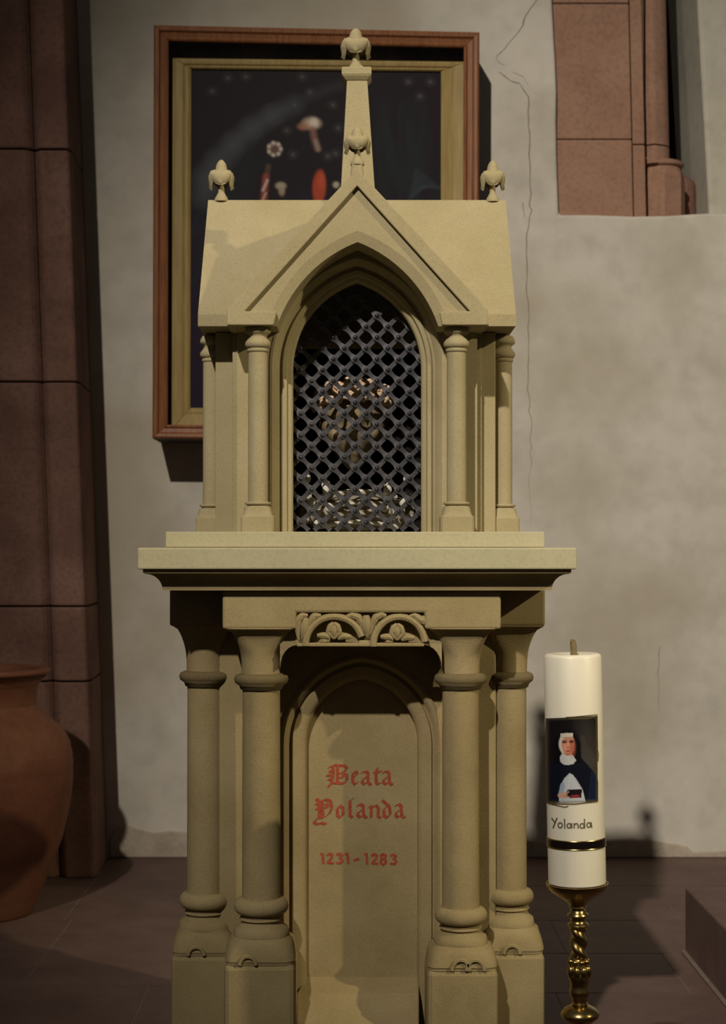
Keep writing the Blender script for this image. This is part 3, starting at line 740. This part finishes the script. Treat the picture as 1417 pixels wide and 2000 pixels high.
for i in range(-12, 30):
    for j in range(-14, 26):
        p = lat(i, j)
        if not inside(p[0], p[1], -2): continue
        if rivet0 is None:
            rivet0 = rv.build('rivet', IRONB, grille, smooth=True, local=True); o = rivet0
        else:
            o = rivet0.copy(); COL.objects.link(o)
        o.rotation_euler = (PI/2, 0, 0); r0 = ROOT[tab.name]
        o.location = (X(p[0], DGr)-r0[0], DGr-0.0066-r0[1], Z(p[1], DGr)-r0[2]); nr += 1

# ------------------------------------------------------------------ relic inside
cz = z_p
cu = thing('cushion', (0, 3.60, cz), 'pale pleated cushion with white lace behind the iron grille', 'cushion')
m = MB(); rings = []
for i in range(17):
    ph = PI*i/16; q_ = max(math.sin(ph), 1e-3); ring_ = []
    for k in range(96):
        a = 2*PI*k/96
        pl = 1+0.05*math.cos(a*24)*q_
        e = 3.0; d = (abs(math.cos(a))**e+abs(math.sin(a))**e)**(-1/e)
        ring_.append((0.125*q_**0.7*d*pl*math.cos(a), 3.635+0.105*q_**0.7*d*pl*math.sin(a), cz+0.045+0.045*math.cos(ph)))
    rings.append(ring_)
m.loft(rings, True, True, True); m.build('cushion_body', CLOTH, cu, smooth=True)
for sx in (-1, 1):
    for kk in range(9):
        m = MB(); t = kk/8
        px_ = CX+sx*(70+45*math.sin(t*3)); m.ball((sx*(0.085+0.028*math.sin(kk*1.7)), 3.540-0.012*math.cos(kk*2.1), cz+0.018+0.0125*kk), 0.0095, 8, 6, (1, 0.5, 1.15))
        m.build('lace_loop', LACE, cu, smooth=True)
for kk in range(7):
    m = MB(); P = []
    for i in range(9):
        t = i/8; P.append((-0.085+0.17*t, 3.520+0.03*(2*t-1)**2, cz+0.012+0.011*kk+0.02*math.sin(PI*t)*(1 if kk % 2 else 0.6)))
    m.tube(P, 0.0048, 6); m.build('fold', LACE if kk % 3 == 0 else CLOTH, cu, smooth=True)
sk = thing('relic_head', (0, 3.62, cz+0.088), 'brownish rounded relic head crowned with pale blossoms behind the iron grille', 'relic')
m = MB(); rings = []; bx = X(690, 3.6); bz = Z(825, 3.6)
for i in range(33):
    ph = PI*i/32; q_ = max(math.sin(ph), 1e-3); cph = math.cos(ph); ring_ = []
    for k in range(48):
        a = 2*PI*k/48; dx, dy, dz = q_*math.cos(a), q_*math.sin(a), cph
        wdt = 0.078 if dz > -0.1 else 0.078*(1-0.42*min(1, (-dz-0.1)/0.7))
        px_ = wdt*dx; py_ = 0.095*dy*(1.0 if dz > -0.2 else 1-0.25*(-dz-0.2)); pz_ = 0.105*dz
        if dy < 0:
            for ex in (-0.031, 0.031):
                d2 = ((px_-ex)/0.019)**2+((pz_+0.010)/0.017)**2; py_ += 0.030*math.exp(-d2*1.2)
            d2 = (px_/0.010)**2+((pz_+0.045)/0.016)**2; py_ += 0.022*math.exp(-d2)
            d2 = ((abs(px_)-0.05)/0.018)**2+((pz_+0.035)/0.014)**2; py_ -= 0.008*math.exp(-d2)
            if -0.085 < pz_ < -0.068: py_ += 0.004*(1+math.sin(px_*700))
        ring_.append((bx+px_, 3.62+py_, bz+pz_))
    rings.append(ring_)
m.loft(rings, True, True, True); m.build('skull', BONE, sk, smooth=True, angle=80)
for kq in range(28):
    k = kq % 15; row = kq//15; a = PI*(1.02+0.96*(k+0.5*row)/14); r_ = 0.082-0.006*row
    m = MB(); cxx, cyy, czz = bx+r_*math.cos(a)*1.0, 3.615+0.098*math.sin(a), bz+0.035+0.018*math.sin(-a)+0.004*math.sin(k*2.3)+0.021*row
    for pk in range(6):
        pa = pk*PI/3; m.ball((cxx+0.0085*math.cos(pa), cyy-0.002, czz+0.0085*math.sin(pa)), 0.0068, 8, 5, (1, 0.7, 1))
    m.ball((cxx, cyy-0.005, czz), 0.0065, 8, 5)
    m.build('blossom', ROSE, sk, smooth=True)

# ------------------------------------------------------------------ painting utilities
def in_poly(u, v, P):
    r = np.zeros(u.shape, bool); n = len(P); j = n-1
    for i in range(n):
        xi, yi = P[i]; xj, yj = P[j]
        c = ((yi > v) != (yj > v)) & (u < (xj-xi)*(v-yi)/((yj-yi) or 1e-9)+xi); r ^= c; j = i
    return r
class Paint:
    def __init__(s, u, v, col): s.u, s.v = u, v; s.c = np.tile(np.array(lin(col)), (len(u), 1))
    def mix(s, a, col): a = np.clip(a, 0, 1)[:, None]; s.c = s.c*(1-a)+np.array(lin(col))*a
    def ell(s, cx, cy, rx, ry, col, soft=0.3, al=1.0, rot=0):
        c, q = math.cos(rot), math.sin(rot); du, dv = s.u-cx, s.v-cy
        d = np.sqrt(((du*c+dv*q)/rx)**2+((-du*q+dv*c)/ry)**2)
        s.mix(al*np.clip((1+soft/2-d)/soft, 0, 1), col)
    def poly(s, P, col, al=1.0): s.mix(in_poly(s.u, s.v, P)*al, col)
    def line(s, P, w, col, al=1.0, soft=0.5):
        best = np.full(s.u.shape, 1e9)
        for (a, b), (c, d) in zip(P[:-1], P[1:]):
            L2 = (c-a)**2+(d-b)**2 or 1e-9; t = np.clip(((s.u-a)*(c-a)+(s.v-b)*(d-b))/L2, 0, 1)
            best = np.minimum(best, np.hypot(s.u-a-t*(c-a), s.v-b-t*(d-b)))
        s.mix(al*np.clip((w/2*(1+soft)-best)/(w/2*soft*2), 0, 1), col)
def grid_obj(name, nu, nv, pos, painter, mat, parent, local=False):
    uu, vv = np.meshgrid(np.linspace(0, 1, nu), np.linspace(0, 1, nv)); u = uu.ravel(); v = vv.ravel()
    m = MB(); m.v = [pos(a, b) for a, b in zip(u, v)]
    m.f = [(r*nu+c, r*nu+c+1, (r+1)*nu+c+1, (r+1)*nu+c) for r in range(nv-1) for c in range(nu-1)]
    o = m.build(name, mat, parent, local=local)
    cols = painter(u, v); at = o.data.attributes.new('paint', 'FLOAT_COLOR', 'POINT')
    at.data.foreach_set('color', np.concatenate([cols, np.ones((len(cols), 1))], 1).astype(np.float32).ravel())
    return o

# ------------------------------------------------------------------ framed painting on the wall
DPf = 6.075
pic = thing('framed_painting', (X(617, DW), DW-0.05, Z(855, DW)), 'dark framed painting of night flowers hanging behind the shrine, mahogany box frame, gilt slip', 'painting')
def rails(oc, ic, prof, mat, name, DR=None):
    DR = DR or DPf
    """oc, ic: 4 px corners TL TR BR BL; prof: (t, depth) from outer to inner"""
    for k in range(4):
        a, b = k, (k+1) % 4; rings = []
        for c in (a, b):
            ring_ = []
            for t, D in prof:
                px_ = oc[c][0]*(1-t)+ic[c][0]*t; py_ = oc[c][1]*(1-t)+ic[c][1]*t
                ring_.append((X(px_, DR), D, Z(py_, DR)))
            rings.append(ring_)
        m = MB(); m.loft(rings, True, True, True); m.build(name, mat, pic, bevel=0.0015, seg=1)
O = [(300, 48), (936, 62), (934, 862), (297, 856)]; I = [(328, 77), (906, 90), (904, 834), (326, 829)]
rails(O, I, [(0, DPf+0.029), (0, DPf+0.006), (0.12, DPf), (0.35, DPf+0.002), (0.45, DPf+0.010), (0.75, DPf+0.014), (0.85, DPf+0.008), (1, DPf+0.012), (1, DPf+0.03), (0, DPf+0.03)], FRAMEW, 'frame_rail')
m = MB(); mx_ = [(328, 77), (908, 90), (906, 838), (324, 832)]
B_ = [(X(a, DPf), Z(b, DPf)) for a, b in O]; cxo = sum(b[0] for b in B_)/4; czo = sum(b[1] for b in B_)/4
Bi = [(cxo+(x-cxo)*0.972, czo+(z-czo)*0.979) for x, z in B_]
m.loft([[(x, 6.182, z) for x, z in Bi], [(x, 6.20, z) for x, z in Bi]], True, True, True); m.build('backing_board', MOUNT, pic)
for k in range(4):
    a, b = k, (k+1) % 4; m = MB()
    m.loft([[(B_[c][0], DPf+0.0305, B_[c][1]), (B_[c][0], 6.348, B_[c][1]), (Bi[c][0], 6.348, Bi[c][1]), (Bi[c][0], DPf+0.0305, Bi[c][1])] for c in (a, b)], True, True, True)
    m.build('box_side', MOUNTB, pic)
m = MB(); pc = [(X(a, DPf+0.02), Z(b, DPf+0.02)) for a, b in ((326, 75), (908, 88), (906, 836), (324, 831))]
m.loft([[(x, DPf+0.018, z) for x, z in pc], [(x, DPf+0.021, z) for x, z in pc]], True, True, True); m.build('glass_pane', GLASS, pic)
GO = [(336, 113), (914, 120), (914, 842), (334, 842)]; GI = [(373, 133), (861, 138), (860, 798), (371, 796)]
rails(GO, GI, [(0, 6.18), (0, 6.152), (0.2, 6.148), (0.55, 6.150), (0.7, 6.157), (0.85, 6.155), (1, 6.162), (1, 6.18)], GILT, 'gilt_rail', 6.15)
def pos(u, v): 
    px_ = 368+(865-368)*u; py_ = 128+(802-128)*v
    return (X(px_, 6.17), 6.17, Z(py_, 6.17))
def ppaint(u, v):
    U = 368+(865-368)*u; V = 128+(802-128)*v; p = Paint(U, V, (26, 12, 20))
    p.mix(np.clip((V-300)/260, 0, 1)*0.8, (34, 14, 40))
    r2 = random.Random(9)
    for side, (ax, ay) in ((-1, (470, 470)), (1, (800, 430))):
        for k in range(46):
            if side < 0:
                x0 = r2.uniform(395, 520); y0 = 250+0.9*(520-x0)*0.9+r2.uniform(-10, 160)
                x1 = x0-r2.uniform(15, 50); y1 = y0+r2.uniform(50, 110)
            else:
                x0 = r2.uniform(735, 830); y0 = r2.uniform(190, 330); x1 = x0+r2.uniform(-15, 40); y1 = y0+r2.uniform(60, 140)
            p.line([(x0, y0), (x1, y1)], r2.uniform(5, 12), (28, 34, 38), 0.38, 1.0)
    for k in range(14):
        p.line([(800+k*2, 390-k*2), (812+k*4, 330+k*3)], 3, (52, 60, 66), 0.6, 1)
    arc = [(398, 380), (405, 350), (425, 318), (455, 283), (490, 252), (530, 226), (575, 204)]
    for i in range(len(arc)-1): p.line(arc[i:i+2], 40-i*2.5, (76, 76, 80), 0.75, 0.9)
    p.line([(575, 204), (620, 182), (665, 166)], 16, (52, 50, 56), 0.7, 1)
    for cx_, cy_ in ((414, 178), (445, 152), (575, 205), (650, 205), (605, 180), (560, 255), (572, 302), (640, 305), (660, 250), (797, 160), (840, 160), (820, 188), (610, 232), (655, 300), (590, 150), (480, 150)):
        p.ell(cx_, cy_, 9, 8, (62, 56, 60), 1.2, 0.65); p.ell(cx_, cy_, 3, 3, (104, 96, 94), 1.2, 0.6)
    p.ell(608, 241, 17, 11, (206, 176, 156), 0.8, 0.95); p.ell(592, 247, 11, 7, (176, 120, 96), 0.9, 0.8); p.ell(613, 240, 8, 9, (232, 214, 196), 0.9, 0.9)
    p.line([(610, 252), (614, 272), (620, 290)], 11, (150, 104, 88), 0.85, 0.8); p.line([(616, 275), (621, 292)], 8, (158, 140, 132), 0.7)
    p.ell(536, 291, 14, 14, (176, 150, 138), 0.4, 0.9); p.ell(536, 293, 10, 10, (96, 56, 48), 0.7, 0.85)
    for k in range(7): p.ell(536+12*math.cos(k*0.9), 291+12*math.sin(k*0.9), 3.5, 3.5, (220, 206, 190), 0.8, 0.8)
    p.line([(524, 325), (520, 345)], 10, (92, 72, 60), 0.8); p.line([(519, 345), (514, 400)], 12, (158, 72, 54), 0.95); p.line([(513, 372), (522, 352)], 5, (206, 186, 176), 0.9); p.line([(512, 392), (519, 377)], 4, (206, 180, 170), 0.7)
    p.ell(623, 366, 13, 33, (186, 70, 40), 0.35, 0.95, 0.05); p.ell(627, 352, 7, 16, (206, 88, 56), 0.9, 0.6)
    p.ell(548, 363, 10, 7, (186, 168, 142), 0.7, 0.9); p.ell(550, 373, 6, 9, (168, 148, 120), 0.8, 0.9)
    p.ell(656, 361, 6, 6, (196, 180, 150), 0.8, 0.9)
    for k in range(30): p.ell(r2.uniform(380, 860), r2.uniform(400, 790), r2.uniform(8, 30), r2.uniform(10, 40), (44, 26, 48), 1.2, 0.4)
    return p.c
grid_obj('canvas', 210, 280, pos, ppaint, CANVAS, pic)

# ------------------------------------------------------------------ terracotta jar
DJ = 5.38; jx = X(-36, DJ); sJ = DJ/F; R_ = lambda px: (px+36)*sJ
jar = thing('terracotta_jar', (jx, DJ, 0), 'large round-bellied terracotta jar standing on the floor before the pier', 'jar')
def jz(y): return max(0.0, Z(y, 5.32))
pr = [(R_(56), 0.0), (R_(62), 0.006), (R_(76), jz(1755)), (R_(97), jz(1700)), (R_(121), jz(1640)), (R_(135), jz(1570)), (R_(140), jz(1515)), (R_(139), jz(1480)), (R_(131), jz(1447)), (R_(110), jz(1420)), (R_(86), jz(1400)), (R_(72), jz(1385)), (R_(69), jz(1372)), (R_(71), jz(1350)), (R_(78), jz(1334)), (R_(88), jz(1324))]
# smooth the profile
sp = []
for i in range(len(pr)-1):
    p0, p1, p2, p3 = pr[max(i-1, 0)], pr[i], pr[i+1], pr[min(i+2, len(pr)-1)]
    for k in range(4):
        t = k/4; sp.append(tuple(0.5*((2*p1[c])+(-p0[c]+p2[c])*t+(2*p0[c]-5*p1[c]+4*p2[c]-p3[c])*t*t+(-p0[c]+3*p1[c]-3*p2[c]+p3[c])*t**3) for c in (0, 1)))
sp.append(pr[-1]); sp[0] = pr[0]; sp = [(r, max(z, 0.0)) for r, z in sp]
m = MB(); m.lathe(jx, DJ, sp, 72, lambda a, z: 0.0012*math.sin(z*260)); m.build('jar_body', TERRA, jar, smooth=True, angle=80)
zr = jz(1312)
m = MB(); ro = R_(98)
prof = [(R_(84), jz(1326)), (ro-0.014, zr-0.013), (ro-0.003, zr-0.009), (ro, zr-0.001), (ro-0.006, zr+0.006), (ro-0.030, zr+0.009), (ro-0.055, zr+0.003), (R_(66), zr-0.05), (R_(64), zr-0.12), (R_(70), zr-0.12), (R_(72), zr-0.05)]
rings = [[(jx+r*math.cos(2*PI*k/64), DJ+r*math.sin(2*PI*k/64), z) for k in range(64)] for r, z in prof]
m.loft(rings, True, wrap=True); m.build('rim', TERRA, jar, smooth=True, angle=80)

# ------------------------------------------------------------------ candlestick and candle
DCn = 2.93; sC = DCn/F; TILT = -0.021
zpan = Z(1722, DCn)                                   # candle foot
xpan = X(1126.5, DCn); xb = xpan+zpan*math.tan(-TILT)
stick = thing('candlestick', (xb, DCn, 0), 'tall turned brass candlestick with twisted stem under the big candle', 'candlestick', rot=(0, TILT, 0))
def lz(y): return Z(y, DCn)
def P_(lst): return [(r*sC, lz(y)) for r, y in lst]
m = MB(); m.lathe(0, 0, P_([(4, 1778), (17, 1772), (16, 1768), (22, 1760), (32, 1753), (48, 1743), (55, 1736), (60, 1729), (60.5, 1724), (58.5, 1723.5), (57, 1727), (4, 1727.5)]), 64)
m.build('drip_pan', BRASS, stick, smooth=True, local=True, angle=50)
m = MB(); m.lathe(0, 0, P_([(14, 1817), (16, 1812), (19, 1809), (21, 1806), (19, 1803), (15, 1801), (14, 1794), (17, 1790), (21, 1788), (21, 1785), (16, 1782), (14.5, 1776), (4, 1774)])[::-1], 40); m.build('collar', BRASS, stick, smooth=True, local=True, angle=60)
m = MB(); pts_ = [(15.0, y) for y in range(1814, 1874, 1)]
m.lathe(0, 0, P_(pts_), 48, lambda a, z: 0.0021*math.cos(2*a+z*2*PI/0.029)); m.build('twisted_stem', BRASS, stick, smooth=True, local=True, angle=80)
m = MB(); m.lathe(0, 0, P_([(13, 1872), (16, 1878), (15, 1890), (19, 1900), (21, 1908), (18, 1918), (17.5, 1928), (19.5, 1934), (20, 1940), (17, 1946), (15, 1953), (13.5, 1957), (16.5, 1960), (14, 1963)]), 40)
kn = m.build('stem_knop', BRASS, stick, smooth=True, local=True, angle=60)
for k in range(8):
    a = 2*PI*k/8+0.2; m = MB(); m.ball((17*sC*math.cos(a), 17*sC*math.sin(a), lz(1877)), 0.0052, 10, 7); 
    for i in range(1): m.ball((18*sC*math.cos(a+0.2), 18*sC*math.sin(a+0.2), lz(1897)), 0.0062, 10, 8, (1, 1, 1.9))
    m.build('petal', BRASS, kn, smooth=True, local=True)
m = MB(); m.lathe(0, 0, P_([(14, 1962), (20, 1964), (31, 1970), (36.5, 1977), (37.5, 1981), (36, 1986), (28, 1993), (19, 1999), (14, 2004), (12, 2012), (16, 2018), (17, 2024), (13, 2030), (12, 2040)]), 56); m.build('round_knop', BRASS, stick, smooth=True, local=True, angle=70)
m = MB(); zf = 0.0
m.lathe(0, 0, P_([(12, 2038), (15, 2050), (20, 2070), (22, 2090), (17, 2110), (13, 2130), (13, 2150), (20, 2158), (20, 2166), (14, 2172), (16, 2200), (30, 2225), (50, 2240)])+[(0.075, 0.05), (0.10, 0.030), (0.115, 0.016), (0.118, 0.0), (0.001, 0.0)], 56); m.build('foot', BRASS, stick, smooth=True, local=True, angle=60)

can = thing('pillar_candle', (xb+math.sin(TILT)*(zpan+0.0), DCn, zpan*math.cos(TILT)), 'thick white pillar candle with nun portrait and name Yolanda on the brass stick', 'candle', rot=(0, TILT, 0))
RC = 56*sC; HC = (1722-1276)*sC
m = MB(); m.lathe(0, 0, [(RC, 0.0), (RC, HC*0.5), (RC, HC-0.006), (RC-0.002, HC-0.002), (RC-0.006, HC), (RC*0.6, HC-0.002), (RC*0.2, HC-0.004), (0.002, HC-0.004)], 96)
body = m.build('wax_body', WAX, can, smooth=True, local=True, angle=70)
m = MB(); m.tube([(0.002, 0, HC-0.006), (0.0025, 0, HC+0.006), (0.002, 0, HC+0.016), (0.001, 0, HC+0.022), (0.0005, 0, HC+0.0255)], 0.0058, 12, [1, 1, 1, 0.85, 0.4]); m.build('wick', WICK, can, smooth=True, local=True)
# decal mapping: crop pixel (scale 7.14 from 1040,1380) to candle surface
def cmap(a, b, lift=0.0006):
    px_ = 1040+a/7.143; py_ = 1380+b/7.143
    h = (1722-py_)*DCn/F                                # local height (front)
    axis = 1126.5-(1722-py_)*0.0225
    off = (px_-axis)*(DCn-RC*0.7)/F
    off = max(-RC*0.9995, min(RC*0.9995, off)); an = math.asin(off/RC)
    sag = (RC*math.cos(an)-RC*0.3)*((py_-HY)/F)          # raise points of the near side that perspective drops
    r = RC+lift
    return (r*math.sin(an), -r*math.cos(an), h+sag*1.0)
def npos(u, v): return cmap(166+(858-166)*u, (142-20*u)+(1318-10*u-(142-20*u))*v, 0.0007)
def nun(u, v):
    U = 166+(858-166)*u; V = 130+(1330-130)*v; p = Paint(U, V, (26, 22, 22))
    p.ell(740, 520, 130, 380, (58, 54, 50), 1.4, 0.9, -0.25); p.ell(720, 760, 90, 160, (84, 78, 72), 1.5, 0.8, -0.5)
    p.poly([(600, 380), (660, 400), (820, 900), (820, 960), (740, 860), (640, 740)], (66, 62, 58), 0.7)
    p.poly([(166, 800), (240, 740), (330, 700), (600, 690), (700, 800), (800, 920), (850, 1040), (850, 1330), (166, 1330)], (20, 22, 34))
    p.poly([(760, 880), (850, 1000), (850, 1330), (700, 1330)], (28, 36, 58), 0.8)
    p.ell(430, 560, 172, 250, (18, 16, 20), 0.25); p.poly([(280, 480), (260, 780), (620, 780), (600, 480)], (18, 16, 20))
    p.ell(420, 500, 100, 150, (206, 198, 186), 0.12); p.ell(430, 720, 92, 80, (210, 208, 204), 0.15)
    p.poly([(335, 690), (350, 650), (500, 660), (550, 740), (510, 790), (440, 802), (370, 770)], (206, 204, 202), 0.9)
    p.ell(440, 530, 84, 142, (206, 142, 112), 0.15); p.ell(500, 560, 36, 110, (172, 88, 66), 1.0, 0.8); p.ell(405, 560, 34, 50, (222, 158, 128), 1.2, 0.8)
    p.poly([(340, 350), (500, 350), (508, 408), (460, 415), (340, 415)], (206, 198, 178)); p.line([(342, 416), (505, 410)], 6, (120, 76, 60), 0.8)
    p.line([(345, 420), (342, 520), (372, 640)], 22, (214, 206, 190), 0.95)
    p.ell(392, 476, 34, 16, (74, 34, 28), 0.7, 0.95); p.ell(482, 476, 32, 18, (70, 30, 26), 0.7, 0.95); p.line([(362, 456), (420, 452)], 8, (60, 32, 26), 0.8); p.line([(458, 454), (512, 460)], 8, (60, 32, 26), 0.8)
    p.line([(440, 470), (446, 545)], 12, (226, 164, 132), 0.8); p.ell(438, 556, 18, 12, (150, 74, 58), 0.9, 0.7)
    p.ell(440, 605, 30, 10, (158, 46, 44), 0.6, 0.95); p.ell(440, 650, 34, 16, (150, 80, 62), 1.0, 0.6)
    for k in range(5): p.line([(360, 690+k*16), (430, 706+k*18), (520, 700+k*12)], 4, (160, 156, 154), 0.6)
    p.poly([(460, 915), (395, 980), (345, 1080), (320, 1200), (330, 1330), (680, 1330), (640, 1160), (560, 1020), (500, 935)], (196, 200, 204), 0.95)
    p.poly([(345, 1060), (320, 1200), (385, 1190), (400, 1050)], (150, 164, 180), 0.8); p.line([(540, 1000), (600, 1130)], 18, (158, 166, 176), 0.6); p.line([(470, 950), (440, 1120)], 14, (214, 216, 216), 0.6)
    p.poly([(440, 1150), (630, 1152), (618, 1270), (470, 1272), (380, 1230)], (34, 26, 30)); p.poly([(485, 1232), (600, 1228), (592, 1268), (478, 1270)], (134, 40, 36)); p.line([(490, 1238), (580, 1236)], 7, (196, 96, 84), 0.9)
    p.ell(372, 1228, 62, 40, (206, 164, 138), 0.2); p.line([(400, 1210), (450, 1180)], 16, (206, 160, 134)); p.line([(390, 1262), (460, 1252)], 14, (190, 146, 122)); p.line([(390, 1235), (440, 1225)], 10, (120, 60, 50), 0.7)
    # faded border of the transfer
    e = np.minimum(np.minimum(U-166, 858-U)*1.0, np.minimum(V-130, 1330-V)); p.mix(np.clip(1-e/42, 0, 1)*0.45, (110, 100, 84))
    return p.c
grid_obj('portrait_print', 90, 150, npos, nun, PRINT, body, local=True)
def ctube(pts_, r, name, mat):
    m = MB(); Q = []
    for (a, b), (c, d) in zip(pts_[:-1], pts_[1:]):
        k = max(2, int(math.hypot(c-a, d-b)/40))
        for i in range(k): Q.append((a+(c-a)*i/k, b+(d-b)*i/k))
    Q.append(pts_[-1]); m.tube([cmap(a, b, 0.0010) for a, b in Q], r, 6); m.build(name, mat, body, smooth=True, local=True)
ctube([(410, 130), (540, 125), (850, 102), (856, 600), (868, 640), (862, 750)], 0.0006, 'gold_border', GOLD)
ctube([(455, 158), (680, 160), (815, 148), (845, 300), (840, 960), (856, 1030), (856, 1308), (540, 1335), (300, 1330), (195, 1305)], 0.0008, 'gold_border', GOLD)
ctube([(200, 1322), (300, 1352), (400, 1378), (445, 1364)], 0.0007, 'gold_border', GOLD)
def el(cx_, cy_, rx, ry, n=12): return [(cx_+rx*math.cos(2*PI*i/n), cy_+ry*math.sin(2*PI*i/n)) for i in range(n+1)]
name_lines = [[(240, 1528), (276, 1590)], [(302, 1526), (284, 1575), (256, 1662)], el(342, 1628, 26, 36), [(396, 1545), (400, 1672)], el(455, 1637, 26, 32), [(488, 1604), (490, 1672)],
              [(522, 1604), (524, 1672)], [(524, 1632), (545, 1608), (568, 1612), (578, 1640), (580, 1675)], el(632, 1642, 28, 33), [(664, 1548), (668, 1676)], el(726, 1632, 26, 34), [(760, 1596), (768, 1670)]]
_tc[0] = 0
def nmap(a, b): _tc[0] += 1; return cmap(a, b, 0.0007+1e-6*(_tc[0] % 53))
m = MB(); strokes(m, name_lines, nmap, 15); m.build('lettering_name', INK, body, local=True, label='dark gold handwritten name Yolanda')
# black band with gold edges
hb = (1722-1642)*sC
m = MB(); m.lathe(0, 0, [(RC-0.001, hb-0.0068), (RC+0.0012, hb-0.0066), (RC+0.0012, hb+0.0066), (RC-0.001, hb+0.0068)], 96, cap=False); bd = m.build('black_band', BLACKGLOSS, can, smooth=True, local=True)
for dz in (-0.0072, 0.0072):
    m = MB(); rr = [[((RC+0.0004+0.0013*math.cos(t))*math.cos(a), (RC+0.0004+0.0013*math.cos(t))*math.sin(a), hb+dz+0.0013*math.sin(t)) for t in [2*PI*i/8 for i in range(8)]] for a in [2*PI*k/96 for k in range(96)]]
    m.loft(rr, True, wrap=True); m.build('gold_edge', BRASS, bd, smooth=True, local=True)
